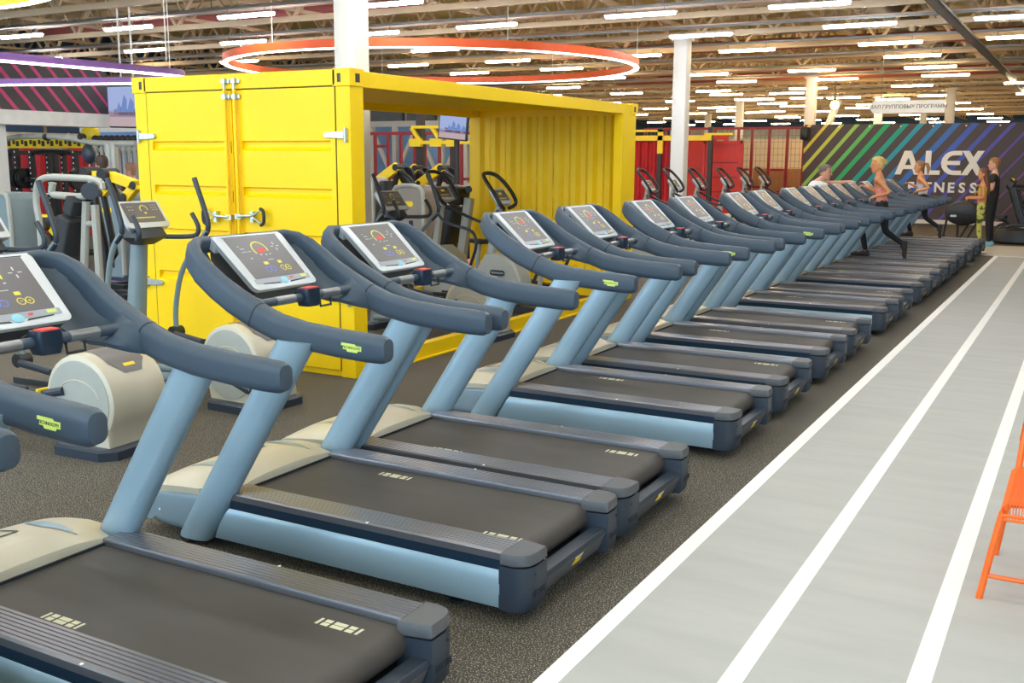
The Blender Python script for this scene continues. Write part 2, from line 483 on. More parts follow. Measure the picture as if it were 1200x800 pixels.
obj('housing', MB().use(M['ringp']).sweep([p + Vector((0, 0, .055)) for p in pts], [(.07, .085)] * len(pts), (0, 0, 1), 2, .1), fl)
obj('diffuser', MB().use(M['led']).sweep([p + Vector((0, 0, .006)) for p in pts], [(.085, .02)] * len(pts), (0, 0, 1), 2, .1), fl)
for p in (pts[0], pts[1], pts[4], pts[6]): obj('suspension_wire', MB().use(M['white']).tube([p + Vector((0, 0, .18)), p + Vector((0, 0, 3.0))], .006, 5), fl)
p = atz(0, 8.5, 3.75); q = atz(45, 0, 3.75); 
mid = atz(22, 5, 3.75); nrm = Vector((-(q - p).y, (q - p).x, 0)).normalized()
if nrm.y > 0: nrm = -nrm
cc = (p + q) / 2 + nrm * 3.9
ring('ring_lamp', (cc.x, cc.y), 4.0, 3.75, M['ringy'], 'yellow ring lamp, only its rim showing in the top left corner')
# two warm pendant bulbs behind the striped wall
for (x, y, lab) in ((950, 133, 'lower left of two glowing warm pendant bulbs above the wall'), (978, 123, 'upper right of two glowing warm pendant bulbs above the wall')):
    p = aty(x, y, 36)
    t = thing('pendant_bulb', lab, 'lamp', p)
    obj('bulb', MB().use(M['bulb']).ball((0, 0, 0), .14), t)
    obj('socket', MB().use(M['black']).tube([(0, 0, .13), (0, 0, .28)], .05, 8), t)
    obj('cord', MB().use(M['black']).tube([(0, 0, .28), (0, 0, 4.6 - p.z)], .012, 5), t)

# striped partition wall with lettering
WY = 33.0
b = MB().use(M['graphic']).box(-8.03, 9.0, WY, WY + .15, .10, 2.93)
b.use(M['wallwhite']).box(-8.03, 9.0, WY - .02, WY + .15, 0, .12)
cols = [(240, 190, 40), (238, 200, 50), (226, 208, 70), (196, 208, 84), (150, 200, 90), (96, 190, 104), (40, 178, 110), (24, 168, 150), (36, 156, 178), (48, 134, 190), (58, 112, 196), (66, 100, 200), (76, 92, 196), (92, 88, 186), (104, 84, 176), (116, 82, 164), (130, 84, 150), (150, 84, 130), (160, 80, 110)]
SL = 1.22
xs = [-8.33, -7.84, -7.34, -6.88, -6.42, -5.97, -5.53, -5.02, -4.58, -4.08, -3.6, -3.1, -2.6, -2.1, -1.6, -1.1, -.6, -.1, .5]
wid = [.06, .07, .075, .085, .09, .10, .11, .115, .11, .115, .13, .13, .10, .08, .055, .04, .035, .03, .03]
zt, zb = 2.93, .12
def clip(pl, x0):
    out = []
    for i in range(len(pl)):
        a, c = pl[i], pl[(i + 1) % len(pl)]
        if a[0] >= x0: out.append(a)
        if (a[0] - x0) * (c[0] - x0) < 0:
            t = (x0 - a[0]) / (c[0] - a[0]); out.append((x0, a[1] + t * (c[1] - a[1])))
    return out
for x, w, c in zip(xs, wid, cols):
    h = (zt - zb) / SL
    pl = clip([(x - w, zt), (x + w * .6, zt), (x + w * .6 - h, zb), (x - w - h, zb)], -8.02)
    if len(pl) < 3: continue
    k = 'stripe_%d_%d_%d' % c
    if k not in M: M[k] = mat(k, c, .6, 0, .02)
    b.use(M[k]).prism(pl, 'y', WY - .004, WY + .002)
for k in range(13):
    b.use(M['white']).box(-7.9 + .9 * k, -7.86 + .9 * k, WY - .006, WY, 2.84, 2.88)
struct('wall_partition', b)
# lettering: A L E X + FITNESS
t = MB().use(M['white'])
y0, y1 = WY - .03, WY - .005
x0, x1, z0, z1 = -5.26, -2.86, 1.44, 2.14
nl = [0]
def L2(pl, ox):
    nl[0] += 1; t.prism([(ox + u, z0 + v) for u, v in pl], 'y', y0 - .0012 * nl[0], y1)
H = z1 - z0
L2([(0, 0), (.17, 0), (.44, H), (.24, H)], 0 + x0); L2([(.30, H), (.44, H), (.72, 0), (.55, 0)], x0); L2([(.16, .16), (.58, .16), (.53, .28), (.21, .28)], x0)
L2([(.84, H), (1.0, H), (1.0, 0), (.84, 0)], x0); L2([(1.0, 0), (1.26, 0), (1.26, .13), (1.0, .13)], x0)
arc = []
for a in range(9): arc.append((1.62 + .34 * cos(pi / 2 + pi * a / 8), H / 2 + H / 2 * sin(pi / 2 + pi * a / 8)))
inn = [(1.62 + .19 * cos(pi / 2 + pi * a / 8), H / 2 + (H / 2 - .13) * sin(pi / 2 + pi * a / 8)) for a in range(9)]
for i in range(8): L2([arc[i], arc[i + 1], inn[i + 1], inn[i]], x0)
L2([(1.61, H), (1.84, H), (1.84, H - .13), (1.61, H - .13)], x0); L2([(1.61, .13), (1.84, .13), (1.84, 0), (1.61, 0)], x0); L2([(1.42, H / 2 + .06), (1.80, H / 2 + .06), (1.80, H / 2 - .06), (1.42, H / 2 - .06)], x0)
L2([(1.84, H), (2.03, H), (2.46, 0), (2.26, 0)], x0); L2([(2.25, H), (2.43, H), (2.02, 0), (1.84, 0)], x0)
for i, ch in enumerate('FITNESS'):
    t.mesh(text_mesh(ch, .40, .012, 1.0, .012), basis((-4.78 + [0, .20, .46, .80, 1.12, 1.42, 1.72][i], WY - .018, 1.06), (1, 0, 0), (0, 0, 1)))
tag(obj('wall_lettering', t), 'large white lettering on the dark wall with rainbow stripes', 'sign')

# hanging arrow sign
sg = thing('hanging_sign', 'white arrow-shaped sign with grey lettering hanging below the roof', 'sign', aty(1062, 125, 27))
w, h = .88, .15
obj('board', MB().use(M['white']).prism([(-w, 0), (-w + .12, h), (w, h), (w, -h), (-w + .12, -h)], 'y', -.02, .02), sg)
tt = MB().use(M['signtext']).mesh(text_mesh('ЗАЛ ГРУППОВЫХ ПРОГРАММ', .122, .002, .98, .002), basis((.05, -.022, 0), (1, 0, 0), (0, 0, 1)))
obj('lettering', tt, sg)
for sx in (-.6, .7): obj('wire', MB().use(M['tray']).tube([(sx, 0, h), (sx, 0, 4.6 - sg.location.z)], .008, 5), sg)

# speaker on the corner of the striped wall
sp = thing('loudspeaker', 'small black loudspeaker on the top left corner of the striped wall', 'speaker', (-7.95, WY - .22, 2.66))
obj('cabinet', MB().use(M['black']).loft([[(u, v, z) for u, v in rr(.26 * s, .3 * s, .06)] for z, s in ((-.19, .85), (-.15, 1), (.15, 1), (.19, .85))]), sp)
obj('bracket', MB().use(M['dark']).box(-.03, .03, .12, .22, -.05, .05), sp)

# bulkhead with pink stripes on the left
BX = -16.0
b = MB().use(M['bulk']).box(BX - .4, BX, 4, 13.3, 2.58, 3.45)
b.use(M['ledge']).box(BX - .4, BX + .14, 4, 13.2, 2.36, 2.60)
b.use(M['pink'])
for k in range(-12, 7):
    yb = 11.72 + .335 * k; pl = [(yb, 2.60), (yb + .09 - .004 * k, 2.60), (yb - .76 + .09 - .004 * k, 3.44), (yb - .76, 3.44)]
    pl = [(-u, v) for u, v in clip([(-u, v) for u, v in pl], -13.28)]
    if len(pl) > 2: b.prism(pl, 'x', BX - .002, BX + .004)
struct('wall_bulkhead', b)
struct('wall_pier', MB().use(M['wallwhite']).box(BX - .4, BX - .02, 10.2, 11.2, 0, 2.38))

# red fence and what stands along the far left of the striped wall
def fence_panel(x0, x1, y, z1, lab, mids=(1.0,), mesh=True, fw=.07):
    t = thing('fence_panel', lab, 'fence', ((x0 + x1) / 2, y, 0)); w = (x1 - x0) / 2
    f = MB().use(M['fred']).box(-w, -w + fw * .6, -.035, .035, 0, z1).box(w - fw * .6, w, -.035, .035, 0, z1).box(-w + fw * .6, w - fw * .6, -.035, .035, z1 - .08, z1).box(-w + fw * .6, w - fw * .6, -.035, .035, .05, .12)
    obj('frame', f, t)
    for z in mids: obj('rail', MB().use(M['fred']).box(-w + .07, w - .07, -.03, .03, z, z + .07), t)
    if mesh:
        g = MB().use(M['tray']); n = max(2, int(2 * w / .12))
        for i in range(1, n): x = -w + 2 * w * i / n; g.box(x - .006, x + .006, -.006, .006, .12, z1 - .08)
        for i in range(1, int(z1 / .2)): g.box(-w + .07, w - .07, -.006, .006, .2 * i, .2 * i + .012)
        obj('wire_mesh', g, t)
    return t
fx = [-13.4, -12.6, -11.8, -10.9, -10.12, -9.67, -9.11, -8.54, -8.02]
for i in range(8):
    fence_panel(fx[i], fx[i + 1], WY, 2.88, 'red steel fence panel in the back row, %s from the striped wall' % ['eighth', 'seventh', 'sixth', 'fifth', 'fourth', 'third', 'second', 'first'][i], (.95,) if i % 2 else (1.5, .8))
# pale room behind the fence
struct('wall_inner', MB().use(mat('inner_room', (226, 214, 190), .7, 0, .05, 1)).box(-15, -7.0, 38, 38.1, 0, 2.6))
tag(obj('wood_cabinet', MB().use(M['brown']).box(-10.6, -8.6, 36.4, 37, 0, 1.55), None, .02), 'brown wooden cabinet standing behind the red fence', 'cabinet')

# ------------------------------------------------------------------ treadmill
def W(x): return x + 2.95
def belt_mesh(variant):
    # belt
    b = MB().use(M['belt'])
    sec = [(-3.46, .274), (-1.95, .274)] + [(-1.952 + .058 * sin(a), .216 + .058 * cos(a)) for a in [pi * i / 8 for i in range(1, 9)]] + [(-3.46, .158)]
    b.loft([[(W(x), y, z) for x, z in sec] for y in (-.30, -.296, .296, .30)])
    b.use(M['mark'])
    def mark(x, y, s=1):
        for dx, wd, rows in ((-.085, .012, 1), (-.052, .030, 2), (0, .052, 2), (.052, .030, 2), (.085, .012, 1)):
            for k in range(rows):
                hh = .05 / rows - .004
                yy = y - .025 + k * .025
                b.add([(W(x + dx - wd / 2) + s * .0, yy, .2748), (W(x + dx + wd / 2), yy, .2748), (W(x + dx + wd / 2), yy + hh, .2748), (W(x + dx - wd / 2), yy + hh, .2748)], [(0, 1, 2, 3)])
    if variant: mark(-2.96, -.24); mark(-2.11, .20)
    else: mark(-2.05, -.24); mark(-2.93, .22)
    return b


def treadmill():
    t = thing('treadmill', '', 'treadmill')
    # underframe, wheels and feet
    b = MB().use(M['black']).box(W(-3.9), W(-1.95), -.40, .40, .075, .20)
    obj('underframe', b, t, .01)
    for sy in (-.40, .40):
        wh_ = obj('wheel', MB().use(M['black']).lathe((0, 0, 0), [(.012, -.02), (.036, -.02), (.04, -.012), (.04, .012), (.036, .02), (.012, .02)], 14), t)
        wh_.rotation_euler = (pi / 2, 0, 0); wh_.location = (W(-3.70), sy * 1.1, .04)
        obj('foot', MB().use(M['black']).lathe((W(-2.2), sy * .9, 0), [(.035, 0), (.035, .012), (.012, .02), (.012, .09)], 12), t)
    # front housing
    ring = lambda x, hw, z0, z1, r: [(W(x), u, (z0 + z1) / 2 + v) for u, v in rr(2 * hw, z1 - z0, r, 4)]
    b = MB().use(M['bluegrey']).loft([ring(-4.05, .34, .10, .18, .04), ring(-4.035, .40, .07, .215, .06), ring(-3.98, .438, .055, .245, .06), ring(-3.85, .452, .05, .262, .05), ring(-3.62, .452, .05, .268, .04), ring(-3.42, .40, .07, .268, .03)])
    for s in (-1, 1):
        b.use(M['bluegrey']).disc((W(-3.96), s * .440, .15), (0, s, 0), .075, 24, .006)
        b.use(M['white']).disc((W(-3.87), s * .453, .14), (0, s, 0), .006, 8, .003)
    obj('front_housing', b, t)
    # hood
    prof = [(-4.04, .345, .19, .20), (-4.0, .405, .228, .245), (-3.93, .445, .255, .285), (-3.82, .458, .272, .325), (-3.70, .460, .285, .347), (-3.60, .452, .288, .350), (-3.56, .40, .288, .348), (-3.435, .36, .285, .318), (-3.425, .358, .272, .300)]
    def hoodz(x, y):
        for i in range(len(prof) - 1):
            a, c = prof[i], prof[i + 1]
            if a[0] <= x <= c[0]:
                f = (x - a[0]) / (c[0] - a[0]); hw, ze, zc = [a[k] + f * (c[k] - a[k]) for k in (1, 2, 3)]
                u = min(1, abs(y) / hw); return ze + (zc - ze) * (1 - u ** 3.2)
        return .3
    def hring(x, hw, ze, zc):
        top = [(W(x), hw * u, ze + (zc - ze) * (1 - abs(u) ** 3.2)) for u in (-1, -.96, -.88, -.75, -.5, -.25, 0, .25, .5, .75, .88, .96, 1)]
        return top + [(W(x), hw * .985, ze - .035), (W(x), -hw * .985, ze - .035)]
    b = MB().use(M['cream']).loft([hring(*p) for p in prof])
    b.use(M['seam']).box(W(-3.425), W(-3.415), -.36, .36, .25, .283)
    h = obj('hood', b, t)
    for s in (-1, 1):
        rows = []
        for i in range(13):
            f = i / 12; x = -3.86 + .36 * f; wv = .034 * sin(pi * f)
            yc = s * (.245 - .02 * sin(pi * f))
            rows.append([(W(x), yc - wv, hoodz(x, yc - wv) + .0025), (W(x), yc, hoodz(x, yc) + .001), (W(x), yc + wv, hoodz(x, yc + wv) + .0025)])
        obj('hood_vent', MB().use(M['blue']).sheet(rows), h)
    b = MB().use(M['ink'])
    Q = lambda x, y: (W(x), y, hoodz(x, y) + .002)
    for (a0, a1, c0, c1) in ((-3.80, -3.785, -.11, .11), (-3.695, -3.68, -.11, .11), (-3.785, -3.695, -.11, -.095), (-3.785, -3.695, .095, .11)):
        b.sheet([[Q(a0, c0), Q(a0, c1)], [Q(a1, c0), Q(a1, c1)]])
    b.use(M['white']).sheet([[Q(-3.75, -.08), Q(-3.75, .02)], [Q(-3.725, -.08), Q(-3.725, .02)]])
    obj('hood_badge', b, h)
    # side panels, rails
    for s in (-1, 1):
        sec = [(.43, .058), (.452, .062), (.464, .10), (.468, .15), (.463, .20), (.45, .222), (.43, .224)]
        b = MB().use(M['blue']).loft([[(W((-3.505 if fr else -1.932) + (.66 * (z - .058) * .9 if fr else 0)), s * y, z) for y, z in sec] for fr in (1, 0)])
        obj('side_panel', b, t)
        b = MB().use(M['navy']).box(W(-3.40), W(-1.932), min(s * .42, s * .448), max(s * .42, s * .448), .215, .268)
        b.use(M['silver'])
        n = 7; pts = []
        for k in range(n):
            y = .307 + .122 * k / (n - 1)
            pts += [(y, .296), (y + .002, .302), (y + .0155, .302), (y + .0175, .296)]
        pts = pts[:-1] + [(.452, .294), (.452, .266), (.306, .266), (.306, .292)]
        b.use(RAIL).loft([[(W(x), s * y, z) for y, z in pts] for x in (-3.425, -1.925)])
        b.use(M['white']).disc((W(-2.6), s * .448, .300), (0, 0, 1), .007, 8, .002)
        obj('side_rail', b, t)
        # rear end cap
        fp = [(-1.935, .285), (-1.935, .466), (-1.865, .466), (-1.83, .452), (-1.808, .425), (-1.80, .385), (-1.80, .305), (-1.815, .30), (-1.90, .285)]
        b = MB().use(M['slatedk'])
        rings = []
        for z, k in ((.062, .90), (.075, .96), (.13, 1.0), (.20, 1.0), (.248, .98)):
            rings.append([(W(-1.935 + (x + 1.935) * k), s * (y if y < .4 else .36 + (y - .36) * (.93 + .07 * k)), z) for x, y in fp])
        b.loft(rings)
        b.use(M['white']).disc((W(-1.92), s * .461, .225), (0, s, 0), .006, 8, .004)
        b.use(M['seam']).disc((W(-1.802), s * .40, .215), (1, 0, 0), .006, 8, .003)
        for k in range(6): b.use(M['seam']).box(W(-1.801), W(-1.7985), min(s * (.325 + .017 * k), s * (.337 + .017 * k)), max(s * (.325 + .017 * k), s * (.337 + .017 * k)), .125, .15)
        e = obj('end_cap', b, t)
        b = MB().use(M['capgrey']).loft([[(W(-1.93 + (x + 1.935) * k - (0.0)), s * (.375 + (y - .375) * k2), z) for x, y in fp] for z, k, k2 in ((.254, .90, .97), (.260, .96, 1.0), (.292, .95, 1.0), (.302, .91, .965))])
        obj('cap_cover', b, e)
    obj('running_belt', belt_mesh(0), t)
    # rear bumper
    poly = [(W(-1.90), .066), (W(-1.845), .072), (W(-1.805), .165), (W(-1.815), .182), (W(-1.88), .182)]
    bp = obj('rear_bumper', MB().use(M['slatedk']).prism(poly, 'y', -.302, .302), t, .004)
    pl = lambda y, f, d=.0015: (W(-1.845 + .04 * f) + d, y, .072 + .093 * f)
    obj('bumper_plate', MB().use(M['capgrey']).loft([[pl(y, .18, d), pl(y, .95, d), pl(-y, .95, d), pl(-y, .18, d)] for y, d in ((.285, -.002), (.282, .003))]), bp)
    yb = MB().use(M['gyel']).loft([[pl(y, .45, d), pl(y, .78, d), pl(-y * .2, .78, d), pl(-y * .5, .45, d)] for y, d in ((.05, .001), (.05, .005))])
    yb.use(M['white']).loft([[pl(.055, .80, d), pl(.055, .86, d), pl(-.02, .86, d), pl(-.02, .80, d)] for d in (.001, .005)])
    obj('bumper_label', yb, bp)
    # uprights
    for s in (-1, 1):
        rings = []
        for z in (.035, .055, .3, .6, .9, 1.06):
            f = (z - .04); k = .93 if z == .035 else 1
            x = -3.64 + .655 * f
            rings.append([(W(x) + u * k, s * .436 + v * k, z) for u, v in [(.1025 * math.copysign(abs(cos(a)) ** .8, cos(a)), .046 * math.copysign(abs(sin(a)) ** .8, sin(a))) for a in [2 * pi * i_ / 28 for i_ in range(28)]]])
        obj('upright', MB().use(M['blue']).loft(rings), t)
    # handrail loop with shell
    half = [(-2.495, .41, 1.058, .05, .06), (-2.50, .41, 1.058, .07, .095), (-2.525, .41, 1.058, .085, .118), (-2.60, .41, 1.060, .09, .124), (-2.75, .41, 1.066, .09, .124), (-2.95, .41, 1.082, .09, .124), (-3.1, .41, 1.108, .09, .124), (-3.20, .41, 1.142, .09, .126),
            (-3.24, .41, 1.158, .09, .128), (-3.342, .412, 1.204, .086, .130), (-3.450, .412, 1.262, .078, .126), (-3.545, .410, 1.326, .070, .124), (-3.612, .395, 1.376, .062, .116), (-3.66, .36, 1.412, .056, .106), (-3.69, .30, 1.430, .05, .095), (-3.705, .18, 1.434, .045, .075), (-3.71, 0, 1.436, .045, .07)]
    path = [(W(x), -y, z) for x, y, z, w, h in half] + [(W(x), y, z) for x, y, z, w, h in half[-2::-1]]
    wh = [(w, h) for x, y, z, w, h in half] + [(w, h) for x, y, z, w, h in half[-2::-1]]
    b = MB().use(M['slate']).sweep(path, wh, (.32, 0, 1), 5, .44)
    for s in (-1, 1):
        # seam groove
        seam = [((-3.217), .41, 1.150)]
        b.use(M['seam']).sweep([(W(-3.214), s * .41, 1.1475), (W(-3.222), s * .41, 1.1515)], [(.0915, .1285)] * 2, (.32, 0, 1), 5, .44)
        # concave shell from the arm in to below the console
        b.use(M['slate'])
        st = [(-3.19, .392, 1.185, .375, 1.15, .375, 1.10), (-3.225, .375, 1.200, .325, 1.195, .320, 1.115), (-3.265, .366, 1.220, .300, 1.215, .285, 1.130), (-3.30, .372, 1.242, .320, 1.18, .260, 1.142), (-3.36, .392, 1.250, .375, 1.150, .245, 1.145), (-3.45, .394, 1.305, .385, 1.165, .24, 1.16), (-3.54, .392, 1.362, .38, 1.22, .24, 1.20), (-3.605, .378, 1.405, .37, 1.29, .24, 1.26), (-3.65, .345, 1.440, .335, 1.36, .24, 1.33), (-3.685, .29, 1.455, .28, 1.41, .24, 1.39)]
        rows = []
        for (x, y1, z1, y2, z2, y3, z3) in st:
            r = []
            for i in range(7):
                f = i / 6
                r.append((W(x + .03 * (1 - f) * (f) * 0), s * ((1 - f) ** 2 * y1 + 2 * f * (1 - f) * y2 + f * f * y3), (1 - f) ** 2 * z1 + 2 * f * (1 - f) * z2 + f * f * z3))
            rows.append(r)
        low = [[(x, y + s * .012, z - .02) for x, y, z in r] for r in rows]
        n = 7
        rings = [rows[i] + low[i][::-1] for i in range(len(rows))]
        b.loft(rings)
    hr = obj('handrail', b, t)
    bd = MB()
    badge(bd, (W(-2.66), -.4555, 1.062), (1, 0, -.04), (0, 0, 1), .105, .034)
    obj('maker_badge', bd, hr)
    # console
    Bc = Vector((W(-3.40), 0, 1.23)); V = Vector((-.26, 0, .24)).normalized(); Y = Vector((0, 1, 0)); N = Vector((V.z, 0, -V.x))
    LV = .354
    P = lambda u, v, d=0: Bc + Y * u + V * v + N * d
    def slab(mb, u0, u1, v0, v1, d0, d1, r, taper=0, shr=0):
        rings = []
        lv = [(d0, shr), (d1 - .004, 0), (d1, .006)] if d1 - d0 > .012 else [(d0, 0), (d1, 0)]
        for d, k in lv:
            rings.append([P((u0 + u1) / 2 + a * (1 + taper * ((v0 + v1) / 2 + c - v0) / LV), (v0 + v1) / 2 + c, d) for a, c in rr(u1 - u0 - 2 * k, v1 - v0 - 2 * k, r, 5)])
        mb.loft(rings)
    b = MB().use(M['silver'])
    slab(b, -.222, .222, -.004, LV, -.030, .004, .03, .08, .01)
    # rolled top edge
    b.loft([[P(u, LV - .035, -.002), P(u, LV + .004, -.004), P(u, LV + .012, -.03), P(u, LV - .01, -.06), P(u, LV - .06, -.05)] for u in (-.232, .232)])
    con = obj('console', b, t)
    b = MB().use(M['black'])
    b.loft([[P(u * k, v, d) for u, v in ((-.20, .01), (.20, .01), (.21, LV - .01), (-.21, LV - .01))] for d, k in ((-.028, 1.0), (-.10, .9), (-.16, .7))])
    obj('console_back', b, con)
    b = MB().use(M['screen']); slab(b, -.176, .176, .062, LV - .022, 0, .0056, .006, .05)
    b.use(M['seam']); slab(b, -.19, .19, LV - .019, LV - .0165, 0, .0058, .0005, .05)
    e = .0062
    def arc(cu, cv, r0, r1, a0, a1, n=18):
        b.sheet([[P(cu + r0 * cos(a0 + (a1 - a0) * i / n), cv + r0 * sin(a0 + (a1 - a0) * i / n), e), P(cu + r1 * cos(a0 + (a1 - a0) * i / n), cv + r1 * sin(a0 + (a1 - a0) * i / n), e)] for i in range(n + 1)])
    def dot(u, v, w, h): b.add([P(u - w / 2, v - h / 2, e), P(u + w / 2, v - h / 2, e), P(u + w / 2, v + h / 2, e), P(u - w / 2, v + h / 2, e)], [(0, 1, 2, 3)])
    b.use(M['lyel']); arc(0, .245, .044, .052, radians(-20), radians(215)); dot(-.03, .152, .03, .018); dot(.065, .152, .026, .018)
    arc(.06, .112, .014, .018, 0, 2 * pi); arc(.095, .112, .014, .018, 0, 2 * pi); dot(.06, .112, .012, .003); dot(.095, .112, .012, .003); dot(.095, .112, .003, .012)
    b.use(M['lred']); dot(.004, .236, .05, .028)
    b.use(M['lblu']); arc(-.045, .112, .014, .018, 0, 2 * pi); arc(-.012, .112, .014, .018, 0, 2 * pi)
    b.use(M['lwht'])
    for du, dv, w, h in ((.115, .275, .006, .018), (.115, .235, .006, .018), (.095, .255, .018, .004), (.135, .255, .018, .004), (-.115, .255, .03, .004), (-.115, .235, .034, .003), (-.08, .235, .02, .003), (-.13, .272, .016, .003), (-.10, .19, .012, .006), (-.02, .208, .012, .005), (.015, .205, .012, .005), (.045, .208, .012, .005), (.02, .172, .04, .003)): dot(du, dv, w, h)
    obj('screen', b, con)
    b = MB().use(M['strip']); slab(b, -.19, .19, .030, .060, 0, .0054, .006)
    b.use(M['ink'])
    for s in (-1, 1): b.loft([[P(s * .03, .018, d), P(s * .15, .026, d), P(s * .15, .030, d), P(s * .04, .026, d)] for d in (0, .0062)])
    b.use(M['ltblue']).loft([[P(.026 * cos(a) * k, .034 + .02 * sin(a) * k, d) for a in [2 * pi * i / 20 for i in range(20)]] for d, k in ((0, 1), (.007, 1), (.008, .9))])
    b.use(M['lime']).loft([[P(u, v, d) for u, v in ((.13, .04), (.172, .04), (.172, .056), (.13, .056))] for d in (0, .0062)])
    b.use(M['red']).loft([[P(.06 + .012 * cos(a), .046 + .006 * sin(a), d) for a in [2 * pi * i / 12 for i in range(12)]] for d in (0, .0062)])
    obj('button_strip', b, con)
    # sensor bar with stop button
    bz = 1.186
    b = MB().use(M['slate']).tube([(W(-3.28), -.345, bz), (W(-3.28), .345, bz)], .021, 14)
    bar = obj('grip_bar', b, t)
    for s in (-1, 1): obj('pulse_sensor', MB().use(M['sensor']).tube([(W(-3.28), s * .10, bz), (W(-3.28), s * .23, bz)], .0222, 14), bar)
    st = MB().use(M['navy']).loft([[(W(-3.272) + u, v, z) for u, v in rr(.075, .105 * k, .018)] for z, k in ((bz - .045, .8), (bz - .02, 1), (bz + .03, 1), (bz + .042, .94))])
    st.use(M['red']).loft([[(W(-3.265) + u, v, z) for u, v in rr(.055, .075, .01)] for z in (bz + .040, bz + .047)])
    obj('stop_button', st, bar)
    obj('towel_hook', MB().use(M['black']).tube([(W(-3.275), .085, bz - .018), (W(-3.27), .085, bz - .058), (W(-3.27), .165, bz - .058), (W(-3.275), .165, bz - .018)], .006, 8), bar)
    obj('phone_cord', MB().use(M['black']).tube([(W(-3.33), -.02, 1.205), (W(-3.335), -.05, 1.20), (W(-3.33), -.055, 1.185), (W(-3.31), -.04, 1.18)], .006, 6, smooth=2), bar)
    return t

RAIL = mat('rail_aluminium', (122, 120, 124), .34, .7, .04, 2)
RAIL.node_tree.nodes['Principled BSDF'].inputs['Metallic'].default_value = .75
TY = [1.27, 2.38, 3.83, 4.81, 6.51, 7.66, 9.0, 10.15, 11.8, 12.88, 14.4, 15.38, 16.36, 17.36, 18.55, 19.8, 21.12, 22.45]
ords = 'first second third fourth fifth sixth seventh eighth ninth tenth eleventh twelfth thirteenth fourteenth fifteenth sixteenth seventeenth last'.split()
ex = {0: 'first treadmill of the row, mostly outside the bottom left corner', 1: 'second treadmill of the row, its console cut by the left edge', 2: 'third treadmill of the row, its console in front of the yellow container doors',
      3: 'fourth treadmill of the row, close beside the third one', 4: 'fifth treadmill of the row, in front of the container opening', 17: 'last treadmill of the row, nearest the striped wall, under the dark-legged runner'}
t0 = treadmill()
treads = []
belt_b = belt_mesh(1).data('running_belt')
for i, y in enumerate(TY):
    lab = ex.get(i, 'blue-grey treadmill, %s counted from the near end of the row' % ords[i])
    if i == 0: t0.location = (-2.95, y, 0); t0['label'] = lab; t0['group'] = 'treadmills in the long row'; o = t0
    else: o = dup(t0, (-2.95, y, 0), 0, lab, 'treadmills in the long row')
    if i % 2:
        for ch in o.children:
            if ch.name.startswith('running_belt'): ch.data = belt_b
    treads.append(o)

# ------------------------------------------------------------------ yellow container
KX1, KX0, KY0, KY1, KZ = -5.31, -7.81, 6.79, 12.82, 2.555
ct = thing('shipping_container', 'big yellow shipping container with open long sides and closed double doors', 'container')
f = MB().use(M['yellow'])
# corner posts
for (x0, x1, y0, y1) in ((KX1 - .15, KX1, KY0, KY0 + .18), (KX0, KX0 + .15, KY0, KY0 + .18), (KX1 - .12, KX1, KY1 - .46, KY1 - .02), (KX0, KX0 + .12, KY1 - .12, KY1 - .02)):
    f.box(x0, x1, y0, y1, 0, 2.42)
for x0, x1 in ((KX1 - .07, KX1), (KX0, KX0 + .07)):
    f.box(x0, x1, KY0 + .1, KY1 - .1, 2.415, KZ - .01)
    f.box(x0 - .01, x1 + .01, KY0 + .1, KY1 - .1, 0, .15)
    f.box(x0 - .03, x1 + .03, KY0 + .18, KY1 - .46, 0, .02)
f.box(KX0 + .1, KX1 - .1, KY1 - .09, KY1 - .02, 2.40, KZ - .01).box(KX0 + .1, KX1 - .1, KY1 - .12, KY1 - .02, 0, .16)
f.box(KX0 + .1, KX1 - .1, KY0 + .02, KY0 + .12, 2.43, KZ - .01).box(KX0 + .1, KX1 - .1, KY0 + .02, KY0 + .12, 0, .05)
obj('frame', f, ct, .006)
for x, y in ((KX0, KY0), (KX1, KY0), (KX0, KY1), (KX1, KY1)):
    sx = 1 if x == KX1 else -1; sy = -1 if y == KY0 else 1
    c = MB().use(M['yellow']); x0, x1 = sorted((x + .012 * sx, x - .165 * sx)); y0, y1 = sorted((y + .012 * sy, y - .175 * sy))
    c.box(x0, x1, y0, y1, KZ - .135, KZ + .004)
    c.use(M['dark'])
    yy = y + .0125 * sy; c.box(x - .10 * sx - .018, x - .10 * sx + .018, yy - .001, yy + .001, KZ - .105, KZ - .035)
    xx = x + .0125 * sx; c.box(xx - .001, xx + .001, y - .09 * sy - .03, y - .09 * sy + .03, KZ - .105, KZ - .035)
    obj('corner_casting', c, ct, .005)
# roof with cross ribs
rf = MB().use(M['yellow'])
ys = [KY0 + .1 + i * (KY1 - KY0 - .2) / 120 for i in range(121)]
z_ = lambda i: KZ - .03 - (.028 if i % 4 in (0, 1) else 0)
rf.loft([[(x, y, z_(i)) for i, y in enumerate(ys)] + [(x, ys[-1], KZ - .005), (x, ys[0], KZ - .005)] for x in (KX0 + .06, KX1 - .06)])
obj('roof', rf, ct, ang=20)
# corrugated far end wall
wl = MB().use(M['yellow'])
n = 9; pitch = (KX1 - KX0 - .24) / n; pr = []
for i in range(n):
    a = KX0 + .12 + i * pitch
    pr += [(a, 0), (a + pitch * .30, 0), (a + pitch * .5, .05), (a + pitch * .80, .05)]
pr.append((KX1 - .12, 0))
wl.loft([[(x, KY1 - .16 + d, z) for x, d in pr] + [(x, KY1 - .155 + d + .012, z) for x, d in pr[::-1]] for z in (.14, 2.41)])
obj('end_wall', wl, ct, ang=15)
# header above the doors
obj('door_header', MB().use(M['yellow']).box(KX0 + .14, KX1 - .14, KY0 - .012, KY0 + .06, 2.425, KZ), ct, .006)
